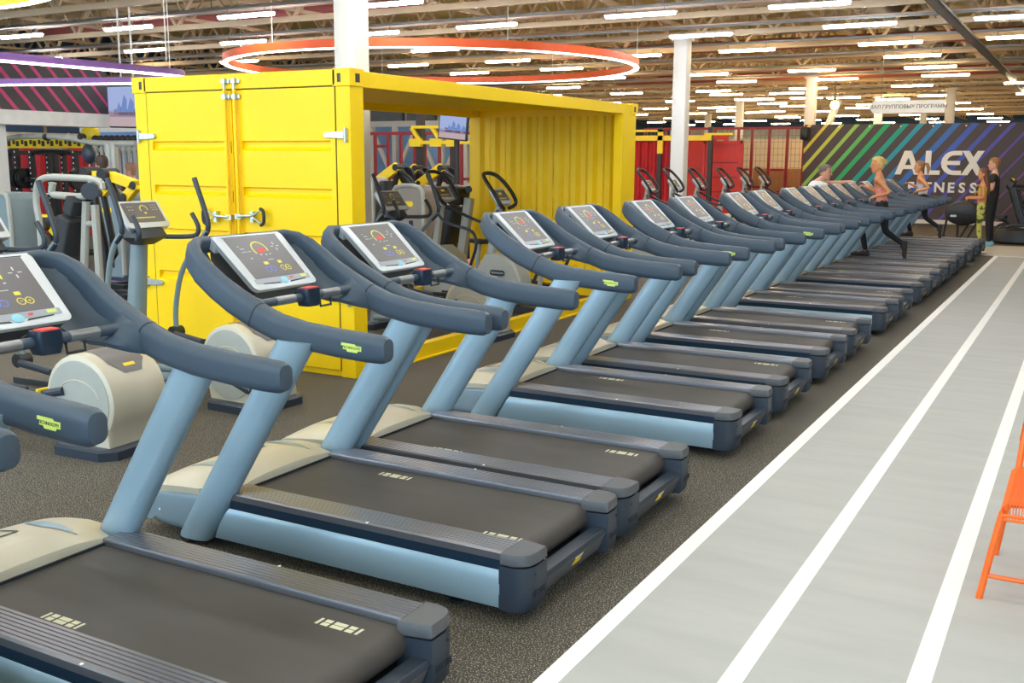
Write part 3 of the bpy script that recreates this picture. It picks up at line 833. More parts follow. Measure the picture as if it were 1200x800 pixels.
# doors
def dx(px): return aty(px, 200, KY0).x
XM = aty(278, 250, KY0).x
bands = [(1.90, 1.985), (1.505, 1.59), (1.11, 1.195), (.72, .80)]
for (x0, x1, nm) in ((KX0 + .165, XM - .012, 0), (XM + .012, KX1 - .155, 1)):
    d = MB().use(M['yellow'])
    ya, yb = KY0 - .006, KY0 + .05
    bx0, bx1 = (x0 + .05, x1 - .08) if nm == 0 else (x0 + .08, x1 - .05)
    zs = [.06, ] + [v for b_ in reversed(bands) for v in b_] + [2.415]
    # stiles and flat fields
    d.box(x0, bx0, ya, yb, .06, 2.415).box(bx1, x1, ya, yb, .06, 2.415)
    for i in range(0, len(zs), 2): d.box(bx0, bx1, ya, yb, zs[i], zs[i + 1])
    for z0, z1 in bands:
        d.add([(bx0, ya, z1), (bx1, ya, z1), (bx1, ya + .035, z1 - .012), (bx0, ya + .035, z1 - .012), (bx0, ya, z0), (bx1, ya, z0), (bx1, ya + .035, z0 + .03), (bx0, ya + .035, z0 + .03)], [(0, 1, 2, 3), (3, 2, 6, 7), (7, 6, 5, 4)])
    dr = obj('door', d, ct)
    # gasket line round the door
    g = MB().use(M['gap'])
    xe = x0 - .006 if nm == 0 else x1 + .006
    g.box(xe - .004, xe + .004, KY0 - .002, KY0 + .01, .06, 2.42).box(x0, x1, KY0 - .002, KY0 + .012, 2.416, 2.424)
    obj('gasket', g, dr)
    # lock bar
    lx = x1 - .045 if nm == 0 else x0 + .045
    lb = MB().use(M['yellow']).tube([(lx, KY0 - .04, .06), (lx, KY0 - .04, 2.42)], .017, 10)
    obj('lock_bar', lb, dr)
    k = MB().use(M['zinc'])
    for z in (2.36, 2.49): k.box(lx - .05, lx + .05, KY0 - .03, KY0 - .012, z - .018, z + .018).tube([(lx, KY0 - .04, z - .025), (lx, KY0 - .04, z + .025)], .019, 10)
    k.tube([(lx, KY0 - .04, 2.36), (lx, KY0 - .04, 2.49)], .012, 8)
    obj('lock_keeper', k, dr, .004)
    # handle
    hs = -1 if nm == 0 else 1
    hz = aty(262, 254, KY0).z if nm == 0 else aty(300, 254, KY0).z
    h = MB().use(M['zinc'])
    h.box(lx - .035, lx + .035, KY0 - .055, KY0 - .02, hz - .022, hz + .022)
    h.tube([(lx, KY0 - .05, hz), (lx + hs * .16, KY0 - .05, hz + .01)], .015, 8)
    h.box(lx + hs * .16 - .016, lx + hs * .16 + .016, KY0 - .055, KY0 - .01, hz - .045, hz + .05)
    h.tube([(lx + hs * .17, KY0 - .05, hz + .01), (lx + hs * .28, KY0 - .055, hz + .07)], .010, 8).tube([(lx + hs * .17, KY0 - .05, hz), (lx + hs * .28, KY0 - .055, hz - .06)], .010, 8)
    ho = obj('door_handle', h, dr)
    obj('grip', MB().use(M['black']).tube([(lx + hs * .265, KY0 - .055, hz + .075), (lx + hs * .30, KY0 - .055, hz + .06), (lx + hs * .305, KY0 - .055, hz), (lx + hs * .30, KY0 - .055, hz - .05), (lx + hs * .265, KY0 - .055, hz - .068)], .015, 10, smooth=1), dr)
    # hinges
    for z in (2.03, .68):
        q = MB().use(M['zinc'])
        xh = x0 if nm == 0 else x1; sg_ = 1 if nm == 0 else -1
        a0, a1 = sorted((xh - sg_ * .14, xh + sg_ * .06))
        q.loft([[(xh + sg_ * u, y, z + v) for u, v in ((-.10, .03), (.09, .022), (.11, 0), (.09, -.022), (-.10, -.03))] for y in (KY0 - .03, KY0 - .004)])
        q.tube([(xh - sg_ * .115, KY0 - .025, z - .06), (xh - sg_ * .115, KY0 - .025, z + .06)], .014, 8)
        q.box(min(xh - sg_ * .10, xh - sg_ * .13), max(xh - sg_ * .10, xh - sg_ * .13), KY0 - .02, KY0 + .005, z - .05, z + .05)
        obj('hinge', q, dr, .003)
    s_ = MB().use(M['gap'])
    for z in (1.98, 1.55):
        s_.box((x0 + .015 if nm else x1 - .02), (x0 + .02 if nm else x1 - .015), KY0 - .008, KY0 - .004, z - .10, z)
    obj('drain_slot', s_, dr)

# ------------------------------------------------------------------ televisions
def tv(name, lab, TL, TR, BR, BL):
    c = (TL + TR + BR + BL) / 4; x = (TR - TL).normalized(); y = (TL - BL); y = (y - x * y.dot(x)).normalized()
    w = (TR - TL).length; h = (TL - BL).length
    t = thing('television', lab, 'television'); t.matrix_world = basis(c, x, y)
    obj('casing', MB().use(M['black']).box(-w / 2 - .02, w / 2 + .02, -h / 2 - .025, h / 2 + .02, -.06, 0), t, .006)
    sc = MB()
    n = 10
    # picture: hazy blue mountains over a pale plain with a dark crowd
    def q(m, x0, x1, y0, y1): sc.use(m).add([(x0 * w - w / 2, y0 * h - h / 2, .001), (x1 * w - w / 2, y0 * h - h / 2, .001), (x1 * w - w / 2, y1 * h - h / 2, .001), (x0 * w - w / 2, y1 * h - h / 2, .001)], [(0, 1, 2, 3)])
    q(TVM[0], 0, 1, 0, .24); q(TVM[1], 0, 1, .24, .40); q(TVM[2], 0, 1, .36, 1)
    for k, (x0, x1, y0, y1) in enumerate(((.30, .42, .36, .62), (.42, .60, .36, .80), (.60, .8, .36, .72), (.8, 1, .36, .64))):
        sc.use(TVM[3]).add([(x0 * w - w / 2, y0 * h - h / 2, .0015), (x1 * w - w / 2, y0 * h - h / 2, .0015), (x1 * w - w / 2, (y1 - .12) * h - h / 2, .0015), ((x0 + x1) / 2 * w - w / 2, y1 * h - h / 2, .0015)], [(0, 1, 2, 3)])
    for k in range(26):
        x0 = .22 + .78 * k / 26; q(TVM[4], x0, x0 + .026, .28, .42 + .08 * random.random())
    obj('screen', sc, t)
    obj('wall_mount', MB().use(M['dark']).box(-.08, .08, -.1, .35, -.14, -.06), t)
    return t
TVM = [emat('tv_sand', (196, 176, 180), .42), emat('tv_haze', (160, 140, 160), .42), emat('tv_sky', (168, 184, 228), .42), emat('tv_peak', (120, 146, 204), .42), emat('tv_crowd', (64, 40, 56), .42)]
tv('television', 'television hanging left of the yellow container, below the purple ring lamp', aty(126, 102, 13.6), aty(167, 101, 13.4), aty(165, 149, 13.4), aty(122, 147, 13.6))
tv('television', 'television seen through the open side of the yellow container', aty(518, 136, 15), aty(549, 139, 15), aty(545, 162, 15), aty(510, 160, 15))
for px in (141, 155):
    p = aty(px + 1, 99, 13.6)
    tag(obj('hanging_rod', MB().use(M['white']).tube([(p.x, p.y, p.z - .06), (p.x, p.y, 4.6)], .018, 8)), 'white rod from the roof, %s of the two above the television' % ('left' if px == 141 else 'right'), 'rod')
p = aty(531, 150, 15)
t2 = [o for o in C.objects if o.name.startswith('television')][-1]
o = obj('stand_pole', MB().use(M['dark']).tube([(p.x, p.y + .12, p.z), (p.x, p.y + .12, 0)], .05, 8)); bpy.context.view_layer.update(); o.parent = t2; o.matrix_parent_inverse = t2.matrix_world.inverted()

# ------------------------------------------------------------------ cross trainers beside the container
def crosstrainer(lab):
    t = thing('elliptical_trainer', lab, 'elliptical trainer', (0, 0, 0))
    b = MB().use(M['slatedk']).loft([[(-.26 + u * k, v * k, z) for u, v in ((.26, -.22), (.26, .22), (.18, .30), (-.20, .30), (-.26, .24), (-.26, -.24), (-.20, -.30), (.18, -.30))] for z, k in ((0, 1), (.055, 1), (.07, .95))])
    obj('base', b, t)
    # flywheel housing
    def drum(hw, k):
        o = []
        for i in range(22):
            a = radians(-35 + 250 * i / 21)
            o.append((-.30 + .295 * k * cos(a), .345 + .295 * k * sin(a)))
        o += [(-.50, .07), (-.06, .07)]
        return [(x, hw, z) for x, z in o]
    b = MB().use(M['cream']).loft([drum(-.225, .93), drum(-.215, .98), drum(-.19, 1), drum(.19, 1), drum(.215, .98), drum(.225, .93)])
    hs = obj('flywheel_housing', b, t)
    for s in (-1, 1):
        b = MB().use(M['mgrey']).loft([[(-.30 + .262 * r * cos(a), s * y, .345 + .262 * r * sin(a)) for a in [2 * pi * i / 30 for i in range(30)]] for y, r in ((.222, 1), (.230, .985), (.232, .9))])
        b.use(M['cream']).tube([(-.30 + .19 * cos(a), s * .232, .33 + .15 * sin(a)) for a in [radians(20 + 150 * i / 12) for i in range(13)]] + [(-.52, s * .232, .28)], .004, 6)
        obj('side_cover', b, hs)
    b = MB().use(M['screen'])
    rows = []
    for i in range(10):
        a = radians(112 - 76 * i / 9); wv = .125 + .02 * (i / 9) if i < 8 else .13 - .03 * (i - 7)
        rows.append([(-.30 + .299 * cos(a), u * wv, .345 + .299 * sin(a)) for u in (-1, -.5, 0, .5, 1)])
    b.sheet(rows); b.use(M['gyel'])
    a = radians(46)
    b.sheet([[(-.30 + .301 * cos(a + d), u, .345 + .301 * sin(a + d)) for u in (-.045, .045)] for d in (.06, -.02)])
    obj('top_cover', b, hs)
    bd = MB(); mt = basis((-.20, -.2335, .22), (1, 0, -.34), (0, 0, 1))
    bd.use(M['seam']).loft([[mt @ Vector((u, v, d)) for u, v in rr(.27, .085, .042, 6)] for d in (0, .003)])
    bd.use(M['silver']).mesh(text_mesh('TECHNOGYM', .040, .0006, .9), mt @ Matrix.Translation((0, 0, .004)))
    obj('maker_badge', bd, hs)
    # guide rails and front foot
    for s in (-1, 1):
        obj('guide_rail', MB().use(M['mblue']).tube([(-.52, s * .16, .20), (-1.0, s * .16, .16), (-1.6, s * .12, .12)], .032, 10), t)
        pa = obj('pedal_arm', MB().use(M['slatedk']).tube([(-.42, s * .23, .40), (-.75, s * .24, .33), (-1.42, s * .25, .40)], .028, 10), t)
        pd = MB().use(M['black']).loft([[(-.80 + u, s * .22 + v, z) for u, v in rr(.40, .17 * k, .05)] for z, k in ((.345, .85), (.36, 1), (.385, 1))])
        for y in (.14, .30): pd.box(-.99, -.66, s * y - .01, s * y + .01, .38, .42)
        pd.use(M['gyel']).box(-.62, -.60, s * .22 - .06, s * .22 + .06, .365, .40)
        obj('pedal', pd, pa, .006)
    obj('front_foot', MB().use(M['slatedk']).loft([[(-1.62 + u, v, z) for u, v in rr(.22, .55, .06)] for z in (0, .06)]), t)
    # column
    obj('column', MB().use(M['mblue']).loft([[(x + u, v, z) for u, v in rr(.15 * k, .12 * k, .05)] for x, z, k in ((-1.63, .05, 1.3), (-1.61, .3, 1.1), (-1.54, .8, 1), (-1.48, 1.24, .9))]), t)
    # console
    Bc = Vector((-1.35, 0, 1.31)); V = Vector((-.137, 0, .18)).normalized(); N = Vector((V.z, 0, -V.x)); Y = Vector((0, 1, 0))
    P = lambda u, v, d=0: Bc + Y * u + V * v + N * d
    b = MB().use(M['silver']).loft([[P(u * k, v - .01, d) for u, v in [(a, c + .12) for a, c in rr(.40, .25, .025)]] for d, k in ((-.07, .8), (-.03, 1), (0, 1), (.003, .98))])
    con = obj('console', b, t)
    b = MB().use(M['screen']).loft([[P(a, c + .125, d) for a, c in rr(.345, .185, .008)] for d in (0, .0055)])
    b.use(M['lyel']); e = .0062
    b.sheet([[P(.02 + r * cos(a), .155 + r * sin(a), e) for r in (.030, .038)] for a in [radians(-20 + 230 * i / 14) for i in range(15)]])
    def dot(u, v, w, h): b.add([P(u - w / 2, v - h / 2, e), P(u + w / 2, v - h / 2, e), P(u + w / 2, v + h / 2, e), P(u - w / 2, v + h / 2, e)], [(0, 1, 2, 3)])
    dot(.02, .118, .02, .014); dot(-.02, .075, .22, .008)
    b.use(M['lwht'])
    for i in range(9): dot(.10 + .022 * (i % 3), .19 - .022 * (i // 3), .008, .006)
    for i in range(4): dot(-.12 + .03 * (i % 2), .18 - .03 * (i // 2), .02, .004)
    obj('screen', b, con)
    obj('console_neck', MB().use(M['slatedk']).loft([[(x + u, v, z) for u, v in rr(w, h, .04)] for x, z, w, h in ((-1.45, 1.16, .14, .16), (-1.42, 1.22, .24, .30), (-1.43, 1.30, .16, .26))]), con)
    for s in (-1, 1):
        obj('handlebar', MB().use(M['slatedk']).tube([(-1.44, s * .08, 1.22), (-1.30, s * .16, 1.215), (-1.20, s * .26, 1.215), (-1.13, s * .285, 1.23), (-1.12, s * .29, 1.30), (-1.19, s * .285, 1.40)], .019, 10, smooth=2), t)
    # moving arms
    for s, sh in ((1, 0), (-1, -.28)):
        y = s * .30
        lo = obj('lever_tube', MB().use(M['mblue']).tube([(-1.46 + sh * .2, y, .42), (-1.46 + sh * .3, y, .62), (-1.36 + sh * .5, y, .95), (-1.14 + sh, y, 1.17), (-1.03 + sh, y, 1.27)], .022, 10, smooth=2), t)
        obj('lever_grip', MB().use(M['slatedk']).tube([(-1.14 + sh, y, 1.17), (-1.01 + sh, y, 1.27), (-1.05 + sh, y, 1.42), (-1.16 + sh, y, 1.68)], .021, 10, smooth=2), t)
        obj('lever_joint', MB().use(M['black']).tube([(-1.46 + sh * .2, y - .05, .41), (-1.46 + sh * .2, y + .05, .41)], .05, 12), t)
    return t
EA = radians(-2)
e2 = crosstrainer('silver elliptical trainer in front of the yellow container doors')
e2.location = (-5.12, 5.66, 0); e2.rotation_euler = (0, 0, EA)
e1 = dup(e2, (-5.10, 4.36, 0), radians(3), 'silver elliptical trainer at the left edge, behind the second treadmill')
cp = atz(460, 232, 1.42)
e3 = dup(e2, (cp.x + 1.42 * cos(EA), cp.y + 1.42 * sin(EA), 0), EA, 'silver elliptical trainer inside the open yellow container')
for e in (e1, e2, e3): e['group'] = 'elliptical trainers behind the treadmills'

# ------------------------------------------------------------------ upright machines with loop handles
def loopmachine(lab, cat='step machine', name='step_machine'):
    t = thing(name, lab, cat)
    obj('base', MB().use(M['slatedk']).loft([[(-.5 + u, v, z) for u, v in rr(.30, .6, .06)] for z in (0, .06)]).loft([[(.45 + u, v, z) for u, v in rr(.2, .5, .06)] for z in (0, .06)]).box(-.5, .45, -.05, .05, .02, .08), t)
    b = MB().use(M['mgrey'])
    def side(hw, k): return [(x * k - .25 * (1 - k), hw, .36 + (z - .36) * k) for x, z in ((-.52, .08), (-.05, .08), (.10, .20), (.12, .40), (.02, .60), (-.20, .72), (-.42, .70), (-.54, .52), (-.58, .25))]
    b.loft([side(-.13, .94), side(-.11, 1), side(.11, 1), side(.13, .94)])
    h = obj('drive_housing', b, t, .02)
    bd = MB(); mt = basis((-.22, -.1335, .48), (1, 0, 0), (0, 0, 1))
    bd.use(M['seam']).loft([[mt @ Vector((u, v, d)) for u, v in rr(.22, .07, .034, 6)] for d in (0, .004)])
    bd.use(M['silver']).mesh(text_mesh('TECHNOGYM', .031, .0006, .9), mt @ Matrix.Translation((0, 0, .005)))
    obj('maker_badge', bd, h)
    obj('column', MB().use(M['mgrey']).loft([[(x + u, v, z) for u, v in rr(w, .07, .025)] for x, z, w in ((-.45, .5, .13), (-.36, .95, .10), (-.28, 1.34, .08))]), t)
    V = Vector((-.42, 0, .9)).normalized(); V = Vector((-.62, 0, .78)).normalized(); N = Vector((V.z, 0, -V.x)); Y = Vector((0, 1, 0)); B0 = Vector((-.20, 0, 1.32))
    P = lambda u, v, d=0: B0 + Y * u + V * v + N * d
    con = obj('console', MB().use(M['silver']).loft([[P(a * k, c + .10, d) for a, c in rr(.30, .22, .03)] for d, k in ((-.06, .7), (-.02, 1), (0, 1))]), t)
    sb = MB().use(M['screen']).loft([[P(a, c + .11, d) for a, c in rr(.24, .15, .01)] for d in (0, .004)])
    sb.use(M['lyel']).add([P(-.03, .12, .005), P(.03, .12, .005), P(.03, .15, .005), P(-.03, .15, .005)], [(0, 1, 2, 3)]).add([P(-.08, .06, .005), P(.08, .06, .005), P(.08, .07, .005), P(-.08, .07, .005)], [(0, 1, 2, 3)])
    obj('screen', sb, con)
    obj('loop_handle', MB().use(M['black']).tube([P(.05, -.06, -.03), P(.17, -.05, .03), P(.19, .10, .05), P(.17, .34, .03), P(.10, .44, .01), P(-.10, .44, .01), P(-.17, .34, .03), P(-.19, .10, .05), P(-.17, -.05, .03), P(-.05, -.06, -.03)], .024, 10, smooth=2), t)
    for s in (-1, 1):
        obj('side_rail', MB().use(M['slatedk']).tube([(-.28, s * .05, 1.22), (-.15, s * .24, 1.12), (.10, s * .30, 1.02), (.40, s * .30, .98), (.55, s * .30, .92), (.58, s * .30, .75), (.42, s * .28, .45)], .02, 8, smooth=2), t)
        pa = obj('pedal_arm', MB().use(M['slatedk']).tube([(-.2, s * .16, .42), (.5, s * .16, .26 + .05 * s)], .025, 8), t)
        obj('pedal', MB().use(M['black']).loft([[(.42 + u, s * .16 + v, .28 + .05 * s + z) for u, v in rr(.36, .15, .03)] for z in (0, .03)]), pa)
    return t
lm = None
labs = ['step machine with black loop handle nearest the yellow container', 'step machine in front of the white column', 'step machine just right of the white column', 'step machine in front of the big red panel', 'step machine, second from the right in the loop-handle row', 'step machine at the right end of the loop-handle row']
for px, lab in zip((765, 795, 823, 855, 878, 899), labs):
    p = atx(px - 2, 220, -6.75)
    if lm is None: lm = loopmachine(lab); o = lm
    else: o = dup(lm, (0, 0, 0), 0, lab)
    o.location = (p.x + .22, p.y, 0); o.rotation_euler = (0, 0, radians(-4)); o['group'] = 'step machines behind the treadmills'
bk = dup(lm, (-5.98, 10.85, 0), radians(-6), 'exercise bike with black loop handle in front of the corrugated yellow end wall'); bk.name = 'exercise_bike'; bk['category'] = 'exercise bike'; bk['group'] = 'exercise bikes inside the container'
sd = obj('saddle', MB().use(M['black']).loft([[(.35 + x, v, .80 + z) for v, z in rr(w, .06, .025)] for x, w in ((-.14, .05), (-.05, .08), (.06, .2), (.12, .2), (.14, .12))]), bk)
obj('saddle_post', MB().use(M['mgrey']).tube([(.36, 0, .78), (.30, 0, .25)], .03, 10), bk)
bp_ = aty(522, 225, 11.40)
bk2 = dup(bk, (bp_.x + .20, 11.40, 0), radians(-10), 'exercise bike with black loop handle beside the black padded seat machine'); bk2['category'] = 'exercise bike'

# ------------------------------------------------------------------ weight machines
def V3(p, dx=0, dy=0, dz=0): return Vector((p[0] + dx, p[1] + dy, p[2] + dz))
def tower(lab, p, w, d, h, m, rz=0, pad=False):
    t = thing('weight_machine', lab, 'weight machine', (p[0], p[1], 0), rz)
    b = MB().use(m).loft([[(u, y, h / 2 + v) for u, v in rr(w * k, h * (1 if k == 1 else .985), .12, 5)] for y, k in ((-d / 2, .96), (-d / 2 + .02, 1), (d / 2 - .02, 1), (d / 2, .96))])
    obj('stack_housing', b, t)
    obj('edge_frame', MB().use(M['mgrey']).tube([(-w / 2, -d / 2, .1), (-w / 2, -d / 2, h - .12), (-w / 2 + .08, -d / 2, h), (w / 2 - .08, -d / 2, h), (w / 2, -d / 2, h - .12), (w / 2, -d / 2, .1)], .035, 8, smooth=1), t)
    obj('weight_slot', MB().use(M['black']).box(.02, .09, -d / 2 - .012, -d / 2, .2, h * .62), t)
    obj('plaque', MB().use(M['gyel']).loft([[(a, y, h * .80 + c) for a, c in rr(.20, .085, .042, 6)] for y in (-d / 2 - .008, -d / 2)]), t)
    obj('base', MB().use(M['slatedk']).box(-w / 2 - .05, w / 2 + .35, -d / 2 - .05, d / 2 + .05, 0, .06), t, .01)
    if pad:
        obj('backrest', MB().use(M['pad']).loft([[(w / 2 + .12 + u, v, z) for u, v in rr(.10, .34 * k, .04)] for z, k in ((.45, .8), (.5, 1), (1.1, 1), (1.2, .8))]), t)
        obj('head_pad', MB().use(M['pad']).loft([[(w / 2 + .10 + u, v, z) for u, v in rr(.12, .26, .05)] for z in (1.24, 1.46)]), t)
        obj('seat_frame', MB().use(M['mgrey']).tube([(w / 2 + .05, 0, .06), (w / 2 + .05, 0, 1.45)], .04, 8), t)
        obj('seat', MB().use(M['pad']).loft([[(w / 2 + .30 + u, v, z) for u, v in rr(.40, .36, .08)] for z in (.40, .48)]), t)
    return t
def place(px, py, Y): p = aty(px, py, Y); return (p.x, p.y)
tower('grey-blue weight stack machine at the left edge, behind the elliptical trainer', place(14, 270, 10.0), .68, .5, 1.30, M['mblue'])
tower('grey-blue weight stack machine left of the yellow container', place(143, 270, 10.75), .60, .5, 1.32, M['mblue'])
tower('taupe weight stack machine seen in the middle of the container opening', place(489, 260, 13.6), .58, .5, 1.42, M['mbrown'])
tower('taupe weight machine with dark pads at the left of the container opening', place(434, 260, 14.4), .50, .5, 1.52, M['mbrown'], 0, True)

def lever_machine(lab, px, py, Y, k=1):
    p = aty(px, py, Y)
    t = thing('plate_loaded_machine', lab, 'weight machine', (p.x, p.y, 0)); z = p.z
    f = MB().use(M['black']).tube([(-.5 * k, 0, 0), (-.35 * k, 0, .7), (.0, 0, z)], .05, 8).tube([(.55 * k, 0, 0), (.42 * k, 0, z - .5), (.0, 0, z)], .05, 8).box(-.6, .65, -.06, .06, 0, .07).box(-.55, -.45, -.4, .4, 0, .07).box(.5, .6, -.4, .4, 0, .07)
    obj('frame', f, t)
    a = MB().use(M['gyel']).bar((.02, -.08, z + .02), (-.55 * k, -.08, z - .34), .10, .17).bar((-.50 * k, -.08, z - .28), (-.28 * k, -.08, z - .62), .09, .13)
    a.use(M['black']).disc((-.48 * k, -.14, z - .28), (0, -1, 0), .05, 14, .02)
    obj('lever_arm', a, t, .01)
    obj('pivot', MB().use(M['black']).tube([(0, -.14, z), (0, .14, z)], .06, 12), t)
    obj('weight_plate', MB().use(M['black']).tube([(.0, .20, z - .15), (0, .26, z - .15)], .16, 16), t)
    obj('handle', MB().use(M['black']).tube([(-.1, -.1, z - .02), (.25, -.1, z - .12), (.45, -.1, z - .35), (.42, -.1, z - .55)], .03, 8, smooth=2), t)
    return t
lever_machine('yellow-armed lever machine, leftmost of three in the container opening', 468, 196, 15.4)
lever_machine('yellow-armed lever machine, middle one of three in the container opening', 490, 197, 17.2)
lever_machine('yellow-armed lever machine, rightmost of three in the container opening', 520, 197, 16.3)
def arm_machine(lab, Y, segs, base):
    t = thing('plate_loaded_machine', lab, 'weight machine')
    a = MB().use(M['gyel'])
    for (x0, y0, x1, y1) in segs: a.bar(aty(x0, y0, Y), aty(x1, y1, Y), .10, .13)
    a.use(M['black'])
    for (x0, y0, x1, y1) in segs: c = aty(x1, y1, Y); a.disc((c.x, Y - .055, c.z), (0, -1, 0), .055, 14, .02)
    obj('lever_arm', a, t, .01)
    k = aty(segs[0][0], segs[0][1], Y); obj('pivot', MB().use(M['black']).tube([(k.x, Y - .12, k.z), (k.x, Y + .12, k.z)], .09, 14), t)
    g = aty(base, 220, Y); e_ = aty(segs[-1][2], segs[-1][3], Y)
    f = MB().use(M['black']).tube([k, (g.x, Y + .1, .6), (g.x, Y + .1, 0)], .05, 8).tube([e_, (g.x + .2, Y + .1, .5), (g.x, Y + .1, .3)], .045, 8).box(g.x - .5, g.x + .4, Y + .04, Y + .16, 0, .07).box(g.x - .06, g.x + .06, Y - .25, Y + .45, 0, .07)
    obj('frame', f, t)
arm_machine('yellow-armed lever machine in front of the dark-haired man at left', 9.75, [(106, 203, 128, 218), (128, 218, 121, 226)], 112)
arm_machine('yellow-armed lever machine in front of the bald man at left', 9.35, [(127, 205, 160, 217), (160, 217, 149, 231)], 154)
arm_machine('low yellow-armed leg machine beside the purple mat at left', 9.0, [(58, 262, 81, 286), (50, 256, 60, 262)], 68)

t = thing('padded_seat_machine', 'grey machine with tall black padded back beside the rear post of the container', 'weight machine')
SY = 12.15
def spad(p0, p1, w, th, tap=.8):
    a, c = aty(p0[0], p0[1], SY), aty(p1[0], p1[1], SY); T = (c - a).normalized(); B = Vector((T.z, 0, -T.x))
    return MB().use(M['pad']).loft([[a + (c - a) * f + B * u + Vector((0, v, 0)) for u, v in rr(th * k, w * k, .05)] for f, k in ((0, tap), (.08, 1), (.9, 1), (1, tap))])
obj('backrest', spad((532, 240), (521, 286), .40, .26), t)
obj('head_pad', spad((538, 218), (535, 239), .34, .22), t)
g = aty(536, 288, SY)
obj('frame', MB().use(M['mgrey']).bar(aty(550, 232, SY), (g.x, SY, .05), .10, .12).box(g.x - .5, g.x + .4, SY - .06, SY + .06, 0, .07).box(g.x - .06, g.x + .06, SY - .35, SY + .35, 0, .07), t, .01)
obj('side_knob', MB().use(M['black']).tube([aty(549, 222, SY - .2), aty(549, 222, SY + .2)], .05, 12), t)
obj('seat', MB().use(M['pad']).loft([[(g.x - .42 + u, SY + v, z) for u, v in rr(.42, .40, .08)] for z in (.42, .50)]), t)
obj('seat_post', MB().use(M['mgrey']).box(g.x - .46, g.x - .38, SY - .04, SY + .04, .05, .43), t)
# grey tube chest press at left
q = lambda x, y, Y=8.4: aty(x, y, Y)
t = thing('chest_press', 'grey tubular press machine with black backrest at left', 'weight machine')
G = M['mgrey']
obj('upper_frame', MB().use(G).tube([q(49, 305), q(47, 262), q(42, 238), q(43, 215), q(52, 207), q(80, 208), q(118, 210), q(120, 222)], .042, 10, smooth=2), t)
obj('press_arm', MB().use(G).tube([q(62, 214), q(60, 228), q(72, 229), q(97, 231), q(106, 226), q(108, 212)], .045, 10, smooth=1), t)
obj('pivot_hub', MB().use(M['slatedk']).tube([q(105, 224, 8.25), q(105, 224, 8.55)], .10, 16), t)
for a, c, n_ in (((101, 236), (95, 322), 0), ((111, 240), (118, 338), 1)):
    g = q(*c); obj('leg', MB().use(G).tube([q(*a), (g.x, g.y, .03)], .05, 10), t)
obj('cross_tube', MB().use(G).tube([q(103, 262), q(112, 262)], .035, 10), t)
g = q(92, 330)
obj('floor_frame', MB().use(M['slatedk']).box(g.x - .7, g.x + .8, 8.3, 8.5, 0, .07).box(g.x + .1, g.x + .2, 7.9, 8.9, 0, .07), t)
def pad(x0, y0, x1, y1, w, th, m):
    a, c = q(x0, y0), q(x1, y1); T = (c - a).normalized(); B = Vector((T.z, 0, -T.x))
    return MB().use(m).loft([[a + (c - a) * f + B * u + Vector((0, v, 0)) for u, v in rr(th * k, w * k, .04)] for f, k in ((0, .75), (.06, 1), (.94, 1), (1, .75))])
obj('backrest', pad(88, 253, 80, 300, .36, .24, M['pad']), t)
obj('head_pad', pad(94, 232, 89, 250, .30, .18, M['pad']), t)
obj('seat', pad(72, 302, 88, 300, .36, .14, M['pad']), t)
obj('cable', MB().use(M['zinc']).tube([q(62, 226), q(47, 229)], .012, 6), t)
for a in ((125, 208), (120, 260)): pass

# crossover with long curved beam
t = thing('cable_crossover', 'long curved grey beam of the cable machine left of the container', 'weight machine')
q = lambda x, y, Y=11.6: aty(x, y, Y)
obj('beam', MB().use(G).tube([q(-14, 170), q(10, 161), q(45, 159), q(80, 161), q(105, 167), q(125, 168), q(160, 168)], .046, 10, smooth=2), t)
for px in (-10, 127, 133): g = q(px, 168); obj('post', MB().use(G).tube([g, (g.x, g.y, 0)], .065, 10), t)
obj('brace', MB().use(G).tube([q(80, 158), q(100, 165), q(122, 168)], .035, 8), t)
for px in (55, 96): obj('joint', MB().use(M['black']).tube([q(px - 2, 160.5), q(px + 2, 160.8)], .06, 10), t)
g = q(104, 180); obj('pulley', MB().use(M['slatedk']).ball(g, .13, .1, .17), t)
obj('cable', MB().use(M['zinc']).tube([g, (g.x, g.y, .2)], .012, 6), t)
# power racks
rk = None
for i, (px, lab) in enumerate(((16, 'black power rack at the left edge in front of the red curtain'), (82, 'black power rack in front of the red curtain, left of the dark-haired man'))):
    g = aty(px, 200, 13.2)
    if rk is None:
        rk = thing('power_rack', lab, 'power rack')
        for x in (-.62, .62):
            for y in (-.35, .35):
                p_ = MB().use(M['black']).box(x - .045, x + .045, y - .045, y + .045, 0, 1.92)
                p_.use(M['white'])
                for k in range(16): p_.box(x - .014, x + .014, y - .047, y - .045, .4 + .1 * k, .43 + .1 * k)
                obj('upright', p_, rk)
        obj('top_frame', MB().use(M['black']).tube([(-.62, -.35, 1.65), (-.62, -.35, 1.86), (-.5, -.35, 1.94), (.5, -.35, 1.94), (.62, -.35, 1.86), (.62, -.35, 1.65)], .04, 8, smooth=1).box(-.66, -.58, -.35, .35, 1.86, 1.94).box(.58, .66, -.35, .35, 1.86, 1.94).box(-.66, .66, .31, .39, 1.86, 1.94), rk)
        obj('foot_frame', MB().use(M['black']).box(-.67, -.57, -.6, .5, 0, .06).box(.57, .67, -.6, .5, 0, .06).box(-.6, .6, .3, .4, 0, .06), rk)
        obj('barbell', MB().use(M['zinc']).tube([(-.84, -.42, 1.42), (.84, -.42, 1.42)], .016, 8), rk)
        for x in (-.78, -.71, .71, .78): obj('weight_plate', MB().use(M['black']).tube([(x - .025, -.42, 1.42), (x + .025, -.42, 1.42)], .19, 20), rk)
        obj('rack_hook', MB().use(M['black']).box(-.66, -.58, -.5, -.38, 1.36, 1.44).box(.58, .66, -.5, -.38, 1.36, 1.44), rk)
        o = rk
    else: o = dup(rk, (0, 0, 0), 0, lab)
    o.location = (g.x, 13.2, 0); o['group'] = 'power racks at left'
